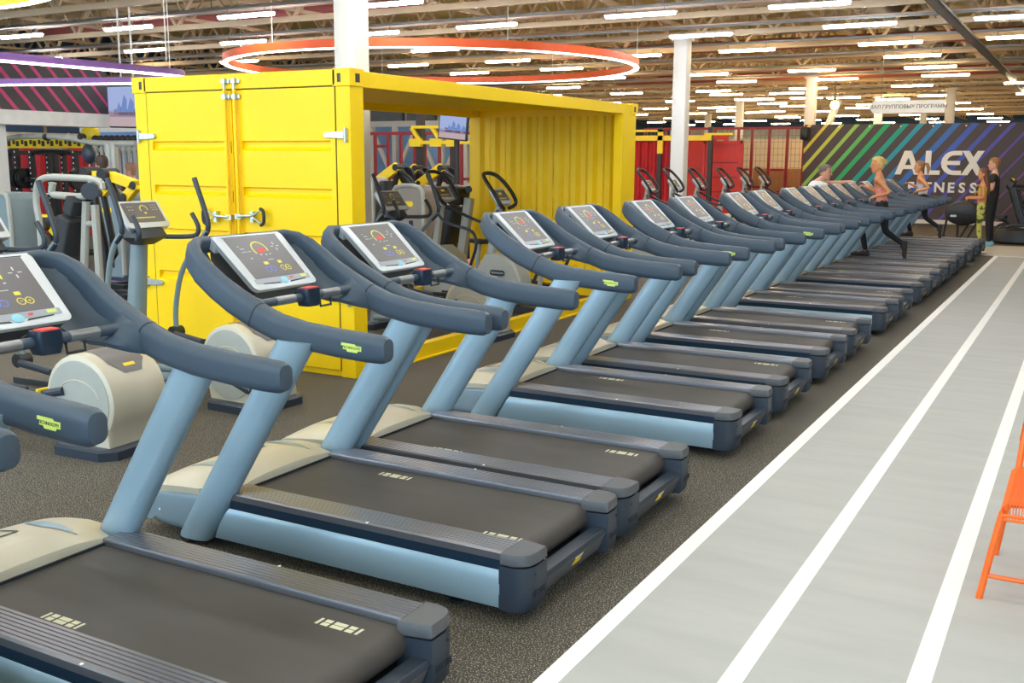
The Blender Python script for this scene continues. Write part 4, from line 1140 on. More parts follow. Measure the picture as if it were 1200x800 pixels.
# yellow rig beam over the racks and red curtain
t = thing('training_rig', 'yellow beam rig on black posts above the power racks', 'rig')
a, c = aty(8, 168, 14.4), aty(112, 168, 14.4)
r = MB().use(M['gyel']).box(a.x, c.x, 14.3, 14.42, a.z - .10, a.z + .10)
for k in range(9):
    x = a.x + .3 + (c.x - a.x - .6) * k / 8
    r.use(M['dark']).box(x - .13, x - .03, 14.295, 14.3, a.z - .06, a.z + .05).box(x + .04, x + .12, 14.295, 14.3, a.z - .02, a.z + .07)
obj('beam', r, t)
for px in (12, 58, 108): g = aty(px, 168, 14.36); obj('post', MB().use(M['black']).box(g.x - .05, g.x + .05, 14.42, 14.52, 0, g.z + .1), t)
a, c = aty(10, 168, 16.2), aty(103, 168, 16.2)
b = MB().use(M['crim']); n = 60
b.loft([[(a.x + (c.x - a.x) * i / n, 16.2 + .05 * sin(i * 1.9), z) for i in range(n + 1)] + [(c.x, 16.3, z), (a.x, 16.3, z)] for z in (.02, 2.12)])
tag(obj('red_curtain', b), 'pleated red curtain behind the power racks at left', 'curtain')
g = aty(106, 157, 14.3)
obj('top_pad', MB().use(M['gyel']).ball((g.x, g.y, g.z), .26, .10, .18), t)  # plate-like yellow disc, attached to the rig as one of its parts
# blue backdrop and rack of hanging bars right of the curtain
a, c = aty(104, 160, 17.5), aty(176, 160, 17.5)
struct('window_1', MB().use(M['glass']).box(a.x - .3, c.x + 2.6, 17.5, 17.56, .3, 2.42).use(M['wallwhite']).box(a.x - .3, c.x + 2.6, 17.48, 17.58, 2.42, 2.62).box(a.x - .3, c.x + 2.6, 17.48, 17.58, 0, .3))
t = thing('bar_rack', 'rack of upright grey bars with black tops beside the container', 'rack')
g0, g1 = aty(116, 180, 12.6), aty(168, 180, 12.6)
obj('rail', MB().use(G).tube([(g0.x, 12.6, 1.95), (g1.x + .2, 12.6, 1.95)], .04, 8), t)
obj('base', MB().use(M['slatedk']).box(g0.x, g1.x + .2, 12.4, 12.8, 0, .08), t)
for k in range(9):
    x = g0.x + (g1.x - g0.x) * k / 8
    bb = obj('upright_bar', MB().use(G).tube([(x, 12.55, .08), (x, 12.55, 2.1)], .032, 8), t)
    obj('knob', MB().use(M['black']).ball((x, 12.55, 2.14), .07), bb)
# floor mats
g = aty(62, 292, 9.4)
tag(obj('floor_mat', MB().use(M['purple']).box(-13.4, -11.6, 10.3, 12.2, .0005, .012)), 'purple exercise mat on the floor at left', 'mat')
tag(obj('floor_mat', MB().use(M['pinkmat']).box(-10.2, -8.6, 15.2, 17.6, .0005, .012)), 'pink exercise mat on the floor seen through the container', 'mat')

# ------------------------------------------------------------------ beyond the container opening
g = [aty(px, 180, 22).x for px in (426, 440, 455, 470, 486, 498, 515, 529, 541, 556)]
for i in range(9):
    fence_panel(g[i], g[i + 1], 22, 2.5, 'red steel frame panel seen through the container, %s from the left' % ords[i], ((1.25,), (2.1, .9), (1.3,))[i % 3], False, .05)
t = thing('training_rig', 'yellow-beamed rig on dark posts seen through the container', 'rig')
for px in (493, 533): a = aty(px, 180, 18); obj('post', MB().use(M['dark']).box(a.x - .07, a.x + .07, 17.93, 18.07, 0, 3.0), t)
a, c = aty(487, 167, 18), aty(552, 168, 18)
obj('beam', MB().use(M['gyel']).box(a.x, c.x + .6, 17.85, 17.92, a.z - .035, a.z + .035).box(a.x, a.x + 1.2, 17.85, 17.92, a.z + .28, a.z + .34), t)
for px in (488, 512, 531): p = aty(px, 167, 17.9); obj('beam_bracket', MB().use(M['gyel']).bar((p.x - .1, 17.88, p.z + .3), (p.x + .15, 17.88, p.z - .03), .07).box(p.x - .14, p.x + .14, 17.84, 17.93, p.z - .08, p.z + .08), t)
# glazed partition with white bracing behind
PY = 31.0
a, c = aty(410, 180, PY).x, aty(575, 180, PY).x
b = MB().use(M['wallwhite']).box(a - 3, c, PY, PY + .1, 0, 1.0).box(a - 3, c, PY, PY + .1, 2.95, 3.15)
n = 9
for i in range(n + 1): x = a - 3 + (c - a + 3) * i / n; b.box(x - .08, x + .08, PY - .05, PY + .1, 1.0, 2.95)
for i in range(0, n, 2):
    x0 = a - 3 + (c - a + 3) * i / n; x1 = a - 3 + (c - a + 3) * (i + 1) / n
    b.bar((x0, PY - .06, 2.95), (x1, PY - .06, 1.0), .12); b.bar((x1 + (x1 - x0), PY - .06, 2.95), (x1, PY - .06, 1.0), .12)
struct('window_2', b)
b = MB()
for i in range(n):
    x0 = a - 3 + (c - a + 3) * i / n; x1 = a - 3 + (c - a + 3) * (i + 1) / n
    b.use(M['glass']).box(x0 + .14, x1 - .14, PY + .02, PY + .04, 1.0, 2.95)
    b.use(M['ltblue'] if i % 3 == 1 else M['wallblue']).box(x0 + .14 + .3 * (i % 2), x0 + .6 + .3 * (i % 2), PY + .5, PY + .6, .9, 2.8)
    b.use(M['white']).box(x0 + .75, x0 + .95, PY + .45, PY + .5, .9, 2.9)
struct('window_3', b)

# ------------------------------------------------------------------ red containers right of the yellow one
RY = 29.0
t = thing('red_container', 'red corrugated container wall just right of the yellow container', 'container')
b = MB().use(M['crim']); x0, x1 = -14.0, -10.85; n = 13; pr = []
for i in range(n):
    a = x0 + (x1 - x0) * i / n; w_ = (x1 - x0) / n; pr += [(a, 0), (a + w_ * .3, 0), (a + w_ * .5, -.05), (a + w_ * .8, -.05)]
b.loft([[(x, RY + d, z) for x, d in pr] + [(x1, RY + .3, z), (x0, RY + .3, z)] for z in (.1, 2.35)])
obj('panel', b, t, ang=15)
b = MB().use(M['fred']).box(x0, x1, RY - .06, RY + .3, 2.35, 2.5).box(x0, x1, RY - .06, RY + .3, 0, .12).box(x1 - .1, x1, RY - .06, RY + .3, .1, 2.4)
obj('frame', b, t)
t = thing('red_container', 'red container with its dark doorway standing open, beside the white column', 'container')
b = MB().use(M['cred']).box(-10.5, -9.95, RY, RY + .08, .1, 2.4).box(-10.5, -9.2, RY, RY + .1, 2.4, 2.55).box(-9.32, -9.2, RY, RY + .1, 0, 2.4).box(-10.6, -10.45, RY, RY + 2, 0, 2.55).box(-9.95, -9.85, RY - .02, RY + .1, 0, 2.4)
obj('shell', b, t)
b = MB().use(M['cred']).box(-9.84, -9.34, RY + .5, RY + .56, .05, 2.35).box(-9.36, -9.3, RY, RY + .9, .05, 2.35)
for z in (.6, 1.2, 1.8): b.box(-9.8, -9.38, RY + .47, RY + .5, z, z + .08)
obj('door', b, t)
t = thing('steel_screen', 'big red steel panel with horizontal grooves behind the step machines', 'container')
b = MB().use(M['cred']).box(-9.6, -8.5, RY - .9, RY - .84, .03, 2.32)
b.use(M['fred'])
for z in (.55, .95, 1.35, 1.75): b.box(-9.5, -8.6, RY - .905, RY - .899, z, z + .03)
obj('panel', b, t)
obj('frame', MB().use(M['cred']).box(-9.62, -9.55, RY - .93, RY - .82, 0, 2.36).box(-8.55, -8.48, RY - .93, RY - .82, 0, 2.36).box(-9.6, -8.5, RY - .93, RY - .82, 2.28, 2.36).box(-9.6, -8.5, RY - .93, RY - .82, 0, .08), t)
t = thing('training_rig', 'yellow-beamed rig in front of the red containers', 'rig')
b = MB().use(M['gyel']).box(-12.6, -9.2, RY - 1.5, RY - 1.43, 2.36, 2.5).box(-12.6, -10.6, RY - 1.5, RY - 1.43, 2.60, 2.66).box(-10.75, -10.6, RY - 1.5, RY - 1.43, 2.0, 2.66).box(-9.4, -8.6, RY - 1.5, RY - 1.43, 2.5, 2.56)
obj('beam', b, t)
for x in (-12.5, -10.72, -9.25):
    obj('post', MB().use(M['dark']).box(x - .06, x + .06, RY - 1.43, RY - 1.31, 0, 2.72), t)

# ------------------------------------------------------------------ far right: dark machines by the striped wall
dk0 = None
for i, (x, y) in enumerate(((-1.0, 27.5), (-1.1, 28.8), (-1.2, 30.1))):
    lab = 'black treadmill by the striped wall, %s of three' % ('nearest', 'middle one', 'farthest')[i]
    if dk0 is None:
        dk0 = t = thing('dark_treadmill', lab, 'treadmill', (x, y, 0), 0, 'black treadmills by the striped wall')
        obj('deck', MB().use(M['black']).loft([[(-.4 + x_, v * .42, z) for x_, z in ((-.5, .06), (1.5, .06), (1.55, .16), (1.5, .22), (-.35, .26), (-.52, .2))] for v in (-1, 1)]), t, .01)
        obj('running_belt', MB().use(M['belt']).box(-.6, 1.05, -.25, .25, .255, .262), t)
        for s in (-1, 1):
            obj('post', MB().use(M['black']).loft([[(x_ + u, s * .40 + v, z) for u, v in rr(.17, .06, .025)] for x_, z in ((-.30, .18), (-.52, .8), (-.66, 1.25))]), t)
            obj('post_foot', MB().use(M['mgrey']).loft([[(-.30 + u, s * .40 + v, z) for u, v in rr(.22, .09, .03)] for z in (.10, .32)]), t)
            obj('handrail', MB().use(M['black']).tube([(-.62, s * .40, 1.20), (-.1, s * .40, 1.22), (.5, s * .40, 1.25)], .03, 8), t)
            obj('lower_rail', MB().use(M['black']).tube([(-.50, s * .40, .78), (.1, s * .40, .95), (.5, s * .40, 1.08)], .025, 8), t)
        c = obj('console', MB().use(M['black']).loft([[(-.66 + u * .5 - v * .0, w_, 1.28 + u) for u, w_ in rr(.22, .7, .05)] for v in (0,)] + [[(-.74 + u * .5, w_, 1.30 + u) for u, w_ in rr(.20, .66, .05)]]), t)
        kn = MB().use(M['gyel'])
        for k in range(3): kn.ball((-.66, -.2 + .2 * k, 1.41), .015)
        obj('console_button', kn, c)
    else: dup(dk0, (x, y, 0), 0, lab)
p = atz(1131, 281)
t = thing('air_rower', 'black round-bodied fitness machine on thin legs in front of the striped wall', 'fitness machine', (p.x - .1, p.y + .2, 0))
obj('fan_housing', MB().use(M['black']).loft([[(.42 * k * cos(a), y, .62 + .29 * k * sin(a)) for a in [2 * pi * i / 24 for i in range(24)]] for y, k in ((-.22, .6), (-.18, .92), (-.06, 1), (.06, 1), (.18, .92), (.22, .6))]), t)
b = MB().use(M['slatedk'])
for k in range(8):
    a = 2 * pi * k / 8; b.tube([(.06 * cos(a), -.225, .62 + .05 * sin(a)), (.36 * cos(a), -.195, .62 + .25 * sin(a))], .008, 5)
obj('fan_grille', b, t)
obj('plaque', MB().use(M['silver']).loft([[(-.2 + u, y, .56 + v) for u, v in rr(.14, .05, .02)] for y in (-.222, -.205)]), t)
for x, dx in ((-.36, -.06), (-.12, .02), (.20, -.25), (.34, -.22)):
    obj('leg', MB().use(M['black']).tube([(x, -.1, .5), (x + dx, -.15, .02)], .014, 6), t)
    obj('rear_leg', MB().use(M['black']).tube([(x, .1, .5), (x + dx, .15, .02)], .014, 6), t)
obj('seat_rail', MB().use(M['black']).tube([(.3, 0, .75), (.75, 0, .55), (1.0, 0, .4)], .035, 8), t)
obj('seat', MB().use(M['pad']).loft([[(.8 + u, v, z) for u, v in rr(.3, .3, .1)] for z in (.52, .60)]), t)
obj('rail_leg', MB().use(M['black']).tube([(1.0, 0, .4), (1.0, 0, .0)], .03, 8), t)
p = atz(1188, 287)
b = MB().use(M['black']).loft([[(p.x + .05 + .55 * k * u, p.y + .35 + .28 * k * v, z) for u, v in [(cos(a), sin(a)) for a in [2 * pi * i / 20 for i in range(20)]]] for z, k in ((0, .8), (.05, 1), (.2, .98), (.32, .8), (.36, .4))])
t = obj('gym_bag', b); tag(t, 'black bag on the floor beside the man in black', 'bag')
obj('carry_strap', MB().use(M['slatedk']).tube([(p.x - .25, p.y + .3, .30), (p.x - .15, p.y + .28, .44), (p.x + .2, p.y + .28, .44), (p.x + .3, p.y + .3, .30)], .018, 6, smooth=2), t)

# ------------------------------------------------------------------ orange wire chair
t = thing('metal_chair', 'orange wire-mesh metal chair standing on the grey track at right', 'chair', (.05, 4.72, 0), 0)
O = M['orange']
sx0, sx1, sy0, sy1, sz = -.30, .18, -.28, .62, .445
for y, nm in ((-.10, 'front'), (.50, 'rear')):
    fr = MB().use(O)
sx = lambda v: v
obj('leg_frame', MB().use(O).tube([(-.32, -.12, 0), (-.275, -.10, .30), (-.255, -.09, .415), (-.22, -.07, .43), (.0, -.05, .43), (.26, -.07, .43), (.30, -.09, .415), (.33, -.12, 0)], .0145, 10, smooth=1), t)
obj('leg_frame', MB().use(O).tube([(-.30, .46, 0), (-.25, .42, .415), (-.22, .40, .43), (.26, .40, .43), (.29, .42, .415), (.33, .46, 0)], .0145, 10, smooth=1), t)
obj('stretcher', MB().use(O).tube([(-.305, -.112, .11), (.318, -.112, .11)], .0105, 8), t)
obj('side_stretcher', MB().use(O).tube([(-.275, -.10, .27), (-.265, .43, .27)], .010, 8), t)
seat = MB().use(O)
prof = [(-.255, .40), (-.262, .43), (-.24, .455), (-.19, .452), (.0, .44), (.22, .452), (.27, .455), (.29, .43), (.285, .40)]
for i in range(41):
    y = -.16 + .60 * i / 40; seat.tube([(x, y, z) for x, z in prof], .0022, 4)
for i in range(46):
    f = -.24 + .50 * i / 45; zz = .445 - .004
    seat.tube([(f, -.16, zz - .06), (f, -.165, zz), (f, .44, zz)], .0022, 4)
obj('wire_seat', seat, t)
obj('seat_rim', MB().use(O).tube([(-.255, -.16, .40), (-.255, .44, .40), (.285, .44, .40), (.285, -.16, .40)], .008, 8, closed=True).tube([(-.25, -.17, .385), (.28, -.17, .385)], .006, 6).tube([(-.06, -.16, .44), (-.06, .44, .44)], .008, 6).tube([(.10, -.16, .44), (.10, .44, .44)], .008, 6), t)
obj('back_post', MB().use(O).tube([(-.235, .42, .43), (-.225, .50, .60), (-.195, .56, .86)], .0145, 10), t)
obj('back_post', MB().use(O).tube([(.265, .42, .43), (.275, .50, .60), (.245, .56, .86)], .0145, 10), t)
bk_ = MB().use(O)
for i in range(24): z = .58 + .30 * i / 23; yy = .50 + .07 * (z - .58) / .28; bk_.tube([(-.235, yy - .02, z), (-.20, yy, z), (.25, yy, z), (.285, yy - .02, z)], .0022, 4)
for i in range(40): x = -.20 + .45 * i / 39; bk_.tube([(x, .50, .58), (x, .575, .88)], .0022, 4)
obj('wire_back', bk_, t)
obj('back_rim', MB().use(O).tube([(-.24, .485, .575), (-.215, .55, .88), (.265, .55, .88), (.29, .485, .575)], .008, 8, closed=True), t)

# ------------------------------------------------------------------ people
SK = {}
def skin_m(c, nm): return mat(nm, c, .5, 0, .03, 20)
SKIN = skin_m((214, 158, 128), 'skin_fair'); SKINT = skin_m((214, 142, 92), 'skin_tan')
EYE = mat('eye_dark', (40, 30, 26), .3); LIP = mat('lip', (178, 96, 86), .5)
def skinmesh(verts, edges, rad, root=0, sub=2):
    me = bpy.data.meshes.new('body'); me.from_pydata(verts, edges, [])
    o = bpy.data.objects.new('body', me); C.objects.link(o)
    m = o.modifiers.new('skin', 'SKIN'); m.use_smooth_shade = True
    if not me.skin_vertices: me.attributes  # layer is made by the modifier
    for i, r in enumerate(rad):
        v = me.skin_vertices[0].data[i]; v.radius = (r, r) if not isinstance(r, tuple) else r
        v.use_root = (i == root)
    s = o.modifiers.new('sub', 'SUBSURF'); s.levels = sub; s.render_levels = sub
    out = bpy.data.meshes.new_from_object(o.evaluated_get(bpy.context.evaluated_depsgraph_get()))
    bpy.data.objects.remove(o)
    return out
RAD = dict(pel=(.125, .10), wai=(.112, .088), che=(.135, .10), nb=.075, nk=.052, hd=.05, shL=.062, shR=.062, elL=.042, elR=.042, wrL=.029, wrR=.029, hiL=.088, hiR=.088, knL=.058, knR=.058, anL=.040, anR=.040, hlL=.036, hlR=.036, toL=.034, toR=.034)
ED = [('pel', 'wai'), ('wai', 'che'), ('che', 'nb'), ('nb', 'nk'), ('nk', 'hd'), ('che', 'shL'), ('shL', 'elL'), ('elL', 'wrL'), ('che', 'shR'), ('shR', 'elR'), ('elR', 'wrR'), ('pel', 'hiL'), ('hiL', 'knL'), ('knL', 'anL'), ('anL', 'toL'), ('pel', 'hiR'), ('hiR', 'knR'), ('knR', 'anR'), ('anR', 'toR')]
BASE = dict(pel=(0, 0, .97), wai=(0, 0, 1.10), che=(0, 0, 1.30), nb=(-.01, 0, 1.45), nk=(-.005, 0, 1.52), hd=(.01, 0, 1.58), shL=(0, .165, 1.405), elL=(-.03, .215, 1.12), wrL=(.05, .235, .88), shR=(0, -.165, 1.405), elR=(-.03, -.215, 1.12), wrR=(.05, -.235, .88),
            hiL=(0, .085, .92), knL=(.015, .095, .50), anL=(-.02, .10, .085), toL=(.13, .115, .035), hiR=(0, -.085, .92), knR=(.015, -.095, .50), anR=(-.02, -.10, .085), toR=(.13, -.115, .035))
def person(lab, loc, rz, over, s, skin, hair, hairm, clothes, woman=False, head_turn=0, grip=0.5):
    t = thing('person', lab, 'person', loc, rz)
    J = dict(BASE); J.update(over); J = {k: Vector(v) * s for k, v in J.items()}
    names = list(J); idx = {k: i for i, k in enumerate(names)}
    k_ = .88 if woman else 1.0
    R_ = {k: (tuple(a * s * k_ for a in RAD[k]) if isinstance(RAD[k], tuple) else RAD[k] * s * k_) for k in RAD}
    if woman: R_['wai'] = (.095 * s, .078 * s); R_['pel'] = (.125 * s, .10 * s); R_['hiL'] = R_['hiR'] = .09 * s
    V = [J[k] for k in names]; E = [(idx[a], idx[b]) for a, b in ED]; RD = [R_[k] for k in names]
    # hands: palm plus five fingers
    for S_, sgn in (('L', 1), ('R', -1)):
        w = J['wr' + S_]; e = J['el' + S_]; d = (w - e).normalized()
        side = d.cross(Vector((0, 0, 1))); side = side.normalized() if side.length > .1 else Vector((1, 0, 0))
        dn = d.cross(side)
        if dn.z > 0: dn = -dn
        pi_ = len(V); V.append(w + d * .05 * s); RD.append((.030 * s, .020 * s)); E.append((idx['wr' + S_], pi_))
        for f, (o_, ln) in enumerate(((-.027, .062), (-.009, .070), (.009, .066), (.027, .052))):
            b0 = w + d * .085 * s + side * o_ * s; n0 = len(V)
            V += [b0, b0 + (d * (1 - grip * .5) + dn * grip) * ln * .5 * s, b0 + (d * (1 - grip) + dn * grip * 1.6) * ln * s]
            RD += [.010 * s, .009 * s, .008 * s]; E += [(pi_, n0), (n0, n0 + 1), (n0 + 1, n0 + 2)]
        n0 = len(V); b0 = w + d * .03 * s + side * (-.03 * sgn) * s
        V += [b0, b0 + (d * .7 - side * sgn * .6 + dn * .3) * .04 * s]; RD += [.012 * s, .009 * s]; E += [(pi_, n0), (n0, n0 + 1)]
    me = skinmesh(V, E, RD, idx['pel'])
    b = MB().use(skin).mesh(me, Matrix())
    # head
    hc = J['hd'] + Vector((.012, 0, .055)) * s
    hm = Matrix.Translation(hc) @ Matrix.Rotation(head_turn, 4, 'Z') @ Matrix.Scale(1.1, 4)
    def H(x, y, z): return hm @ Vector((x * s, y * s, z * s))
    rings = []
    for z, rx, ry, ox in ((-.118, .022, .020, .035), (-.108, .040, .036, .025), (-.085, .058, .050, .012), (-.05, .074, .062, .004), (-.01, .084, .068, .0), (.03, .090, .073, -.004), (.065, .088, .072, -.008), (.092, .072, .060, -.010), (.110, .045, .038, -.010), (.116, .012, .010, -.010)):
        rings.append([H(ox + rx * cos(a), ry * sin(a), z) for a in [2 * pi * i / 18 for i in range(18)]])
    b.loft(rings)
    b.loft([[H(x, y * w_, z) for y, z in ((-1, zz), (0, zz + .004), (1, zz))] + [H(.07, 0, zz)] for x, w_, zz in ((.082, .007, .012), (.098, .011, -.022), (.104, .012, -.032), (.088, .010, -.042))])
    for sg in (-1, 1):
        b.loft([[H(-.005 + .018 * cos(a), sg * (.066 + o_), -.005 + .030 * sin(a)) for a in [2 * pi * i / 10 for i in range(10)]] for o_ in (0, .016)])
    b.use(EYE)
    for sg in (-1, 1): b.mesh(EYEB, hm @ Matrix.Translation(Vector((.074, sg * .030, .008)) * s) @ Matrix.Scale(s, 4))
    b.use(LIP).loft([[H(x, y, z) for y, z in ((-.022, -.066), (0, -.062), (.022, -.066), (0, -.071))] for x in (.068, .078)])
    obj('body', b, t, ang=60)
    # clothes follow the body surface: the faces round the named bones, lifted off the skin
    near = []
    for v in me.vertices:
        best = (9, 0, 0)
        for a, b_ in ED:
            A, B_ = J[a], J[b_]; d = B_ - A; tt = (v.co - A).dot(d) / d.length_squared; tc = min(1, max(0, tt))
            ra = R_[a][0] if isinstance(R_[a], tuple) else R_[a]; rb = R_[b_][0] if isinstance(R_[b_], tuple) else R_[b_]
            q = (v.co - A - d * tc).length / (ra + (rb - ra) * tc)
            if q < best[0]: best = (q, a[:2] + b_[:2], tc)
        for S_ in 'LR':
            w = J['wr' + S_]; d = (w - J['el' + S_]).normalized(); tc = min(.2 * s, max(-.03 * s, (v.co - w).dot(d)))
            if (v.co - w - d * tc).length < (.055 + .35 * max(0, tc)) * s: best = (0, 'hand', 0)
        near.append(best)
    for nm, m, region, grow in clothes:
        ok = [n[1] in region and region[n[1]][0] <= n[2] <= region[n[1]][1] for n in near]
        fs = [tuple(pg.vertices) for pg in me.polygons if sum(ok[k] for k in pg.vertices) >= 3]
        cnt = {}
        for f in fs:
            for k in range(len(f)):
                e = tuple(sorted((f[k], f[(k + 1) % len(f)]))); cnt[e] = cnt.get(e, 0) + 1
        edge = {k for e, c in cnt.items() if c == 1 for k in e}
        used = sorted({k for f in fs for k in f}); re_ = {k: i for i, k in enumerate(used)}
        vs = [me.vertices[k].co + me.vertices[k].normal * (.004 if k in edge else grow) * s for k in used]
        obj(nm, MB().use(m).add(vs, [tuple(re_[k] for k in f) for f in fs]), t, ang=80)
    # shoes
    if 'shoe' in SHOE.get(lab, ''): pass
    for S_ in 'LR':
        a, c = J['an' + S_], J['to' + S_]; d = (c - a); d = Vector((d.x, d.y, 0)).normalized() if abs(d.z) < .06 * s else d.normalized()
        up = Vector((0, 0, 1)) if abs(d.z) < .8 else Vector((1, 0, 0)); up = (up - d * up.dot(d)).normalized(); sd_ = d.cross(up)
        o_ = a - d * .06 * s - up * ((.085 if abs(d.z) < .01 else .058) * s)
        rg = []
        for f, w_, h in ((0, .032, .07), (.03, .040, .11), (.09, .045, .11), (.16, .049, .08), (.23, .048, .075), (.29, .034, .05)):
            rg.append([o_ + d * f * s + sd_ * (w_ * cos(a_)) * s + up * (max(0, h * (.5 + .5 * sin(a_)))) * s for a_ in [2 * pi * i / 12 for i in range(12)]])
        obj('shoe', MB().use(SHOE.get(lab, M['white'])).loft(rg), t)
    # hair
    hb = MB().use(hairm)
    top = .012
    cut = {'short': .035, 'crop': .05, 'long': -.02, 'bun': .0, 'tail': .0}[hair]
    rings = []
    for z, rx, ry, ox in ((-.07, .060, .060, -.02), (-.02, .086, .071, -.006), (.03, .095, .078, -.008), (.068, .094, .077, -.011), (.098, .078, .066, -.012), (.119, .048, .042, -.012), (.126, .012, .011, -.012)):
        rg = []
        for i in range(22):
            a = 2 * pi * i / 22; x = ox + (rx + .006) * cos(a); y = (ry + .004) * sin(a); zz = z
            front = cos(a) > .35
            if front and zz < .075: zz = .078 - .012 * (1 - cos(a)); x = min(x, .078)
            if abs(sin(a)) > .75 and zz < cut - .01 and not front: zz = max(zz, cut - .05)
            rg.append(H(x, y, zz))
        rings.append(rg)
    hb.loft(rings)
    if hair == 'bun':
        hb.mesh(EYEB, hm @ Matrix.Translation(Vector((-.105, 0, .045)) * s) @ Matrix.Diagonal((5.2 * s, 5.0 * s, 5.2 * s, 1)))
    if hair == 'tail':
        hb.tube([H(-.085, 0, .07), H(-.14, 0, .06), H(-.17, .01, -.02), H(-.165, .02, -.14)], [.022 * s, .034 * s, .036 * s, .012 * s], 10)
    if hair == 'long':
        rg = []
        for z, w_, d_, ox in ((.06, .07, .04, -.05), (-.02, .085, .05, -.055), (-.12, .10, .055, -.075), (-.24, .105, .05, -.10), (-.34, .095, .04, -.115), (-.41, .06, .025, -.12)):
            rg.append([H(ox + d_ * cos(a), w_ * sin(a), z) for a in [2 * pi * i / 14 for i in range(14)]])
        hb.loft(rg)
    obj('hair', hb, t, ang=60)
    return t
_e = MB().use(EYE).ball((0, 0, 0), .0085, n=8, m=6); EYEB = _e.data('eye')
SHOE = {}
def cloth(nm, c, var=.05, rough=.8): return mat(nm, c, rough, 0, var, 14)
TEE_W = cloth('tee_white', (226, 226, 226)); TEE_B = cloth('tee_black', (30, 30, 33)); PANT = cloth('trousers_black', (26, 26, 30)); PINK = cloth('top_pink', (238, 150, 136)); GREYW = cloth('top_grey', (206, 206, 206)); YEL = cloth('top_yellow', (216, 190, 60))
CAMO = mat('camo_leggings', (150, 146, 62), .8, 0, .1, 10)
cr_ = [n for n in CAMO.node_tree.nodes if n.type == 'VALTORGB'][0].color_ramp
cr_.elements[0].position = .42; cr_.elements[0].color = lin((84, 88, 40)); cr_.elements[1].position = .50; cr_.elements[1].color = lin((206, 200, 96))
HB = mat('hair_brown', (100, 62, 40), .6, 0, .2, 60); HBL = mat('hair_blonde', (216, 176, 104), .6, 0, .2, 60); HDK = mat('hair_dark', (66, 50, 40), .7, 0, .2, 60); HLT = mat('hair_light_brown', (150, 104, 62), .6, 0, .2, 60); HGR = mat('hair_grey_short', (110, 96, 84), .8, 0, .2, 80)
HSK = mat('hair_shaved', (176, 128, 100), .6, 0, .05, 80)
LIME = cloth('shoe_lime', (150, 190, 80)); AQUA = cloth('shoe_aqua', (120, 190, 210)); SHDK = cloth('shoe_dark', (50, 46, 48))
TEE = dict(pewa=(0, 1), wach=(0, 1), chnb=(0, .6), chsh=(0, 1), shel=(0, .55), pehi=(0, .35))
TANKT = dict(pewa=(.1, 1), wach=(0, 1), chnb=(0, .35), chsh=(0, .45))
CROP = dict(wach=(.45, 1), chnb=(0, .45), chsh=(0, .7))
TROUS = dict(pewa=(0, .45), pehi=(0, 1), hikn=(0, 1), knan=(0, .97))
def lab_shoe(lab, m): SHOE[lab] = m; return lab
fold = dict(elL=(.04, .20, 1.12), wrL=(.26, .10, 1.12), elR=(.04, -.20, 1.12), wrR=(.26, -.08, 1.13))
# standing pair at the far end of the track
person(lab_shoe('tall man in black T-shirt and trousers standing behind the long-haired woman', AQUA), (-1.91, 24.95, 0), radians(176), dict(elL=(-.02, .23, 1.14), wrL=(.20, .16, 1.10), elR=(.0, -.23, 1.14), wrR=(.22, -.12, 1.20)), 1.09, SKIN, 'short', HLT,
       [('tshirt', TEE_B, TEE, .014), ('trousers', PANT, TROUS, .013)], False, radians(8))
person(lab_shoe('long-haired woman in yellow top and camouflage leggings at the end of the track', LIME), (-2.02, 23.85, 0), radians(184), dict(elL=(-.03, .19, 1.13), wrL=(.20, .10, 1.12), elR=(-.03, -.19, 1.13), wrR=(.22, -.06, 1.14)), .965, SKINT, 'long', HB,
       [('crop_top', YEL, CROP, .008), ('leggings', CAMO, TROUS, .006)], True, radians(4))
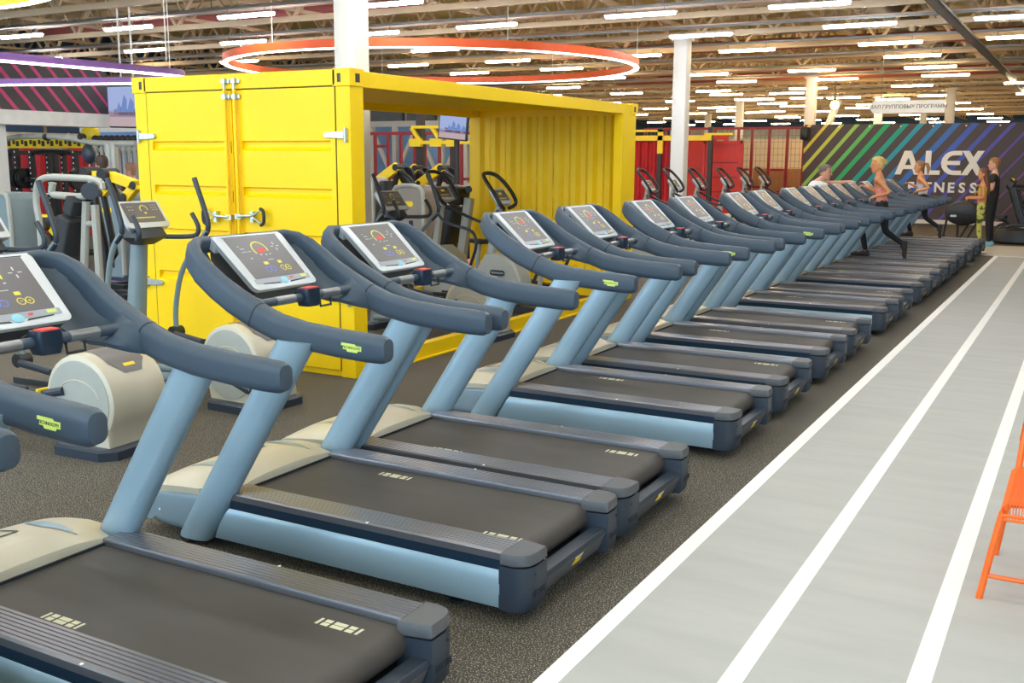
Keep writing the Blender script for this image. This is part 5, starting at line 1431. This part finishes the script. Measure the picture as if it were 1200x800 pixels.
# man leaning over the treadmill consoles
person(lab_shoe('man in white T-shirt leaning over the far treadmill consoles with an outstretched arm', SHDK), (-4.42, 18.80, 0), radians(27), dict(nb=(.14, 0, 1.40), nk=(.19, 0, 1.455), hd=(.235, 0, 1.50), che=(.08, 0, 1.27), shL=(.12, .165, 1.36), elL=(.42, .19, 1.375), wrL=(.70, .17, 1.395), shR=(.12, -.165, 1.36), elR=(.34, -.14, 1.27), wrR=(.46, .10, 1.31)), 1.05, SKIN, 'crop', HGR,
       [('tshirt', TEE_W, TEE, .014), ('trousers', PANT, TROUS, .013)], False, radians(-25))
run = dict(pel=(0, 0, .90), wai=(.02, 0, 1.03), che=(.06, 0, 1.22), nb=(.08, 0, 1.37), nk=(.095, 0, 1.435), hd=(.11, 0, 1.485), shL=(.07, .16, 1.32), shR=(.07, -.16, 1.32), hiL=(.0, .085, .85), hiR=(0, -.085, .85),
           elL=(-.14, .21, 1.10), wrL=(.07, .20, 1.04), elR=(.08, -.22, 1.06), wrR=(.28, -.12, 1.17), knL=(.30, .09, .56), anL=(.20, .09, .14), toL=(.34, .10, .10), knR=(-.06, -.09, .46), anR=(-.36, -.09, .26), toR=(-.36, -.09, .11))
person(lab_shoe('blonde woman with a bun in a pink top running on a far treadmill', SHDK), (-2.93, 17.40, .27), pi, run, .98, SKINT, 'bun', HBL,
       [('tank_top', PINK, TANKT, .009), ('leggings', PANT, TROUS, .006)], True, radians(25))
person(lab_shoe('woman with a ponytail in a grey-white top running on a treadmill near the striped wall', SHDK), (-3.0, 22.45, .275), pi, run, .94, SKINT, 'tail', HLT,
       [('tank_top', GREYW, TANKT, .009), ('leggings', PANT, TROUS, .006)], True, radians(10))
# two men at the left
p = aty(120, 196, 11.0)
person(lab_shoe('dark-haired man behind the yellow lever arms at left', SHDK), (p.x, 11.0, 0), radians(150), {}, (p.z + .07) / 1.66, SKIN, 'short', HDK,
       [('tshirt', cloth('tee_grey', (90, 84, 84)), TEE, .014), ('trousers', PANT, TROUS, .013)])
p = aty(154, 203, 12.2)
person(lab_shoe('bald man in a dark T-shirt at left, beside the yellow container', SHDK), (p.x, 12.2, 0), radians(175), dict(elL=(.05, .22, 1.13), wrL=(.26, .12, 1.05)), (p.z + .07) / 1.66, SKIN, 'crop', HSK,
       [('tshirt', cloth('tee_charcoal', (60, 56, 58)), TEE, .014), ('trousers', PANT, TROUS, .013)])

# ------------------------------------------------------------------ light
w = bpy.data.worlds.new('hall_daylight'); S.world = w; w.use_nodes = True
w.node_tree.nodes['Background'].inputs['Color'].default_value = (.55, .77, 1.0, 1)
w.node_tree.nodes['Background'].inputs['Strength'].default_value = 1.9
S.view_settings.view_transform = 'Standard'; S.view_settings.look = 'None'
S.view_settings.gamma = 1; S.view_settings.use_curve_mapping = False
S.view_settings.exposure = 1.13
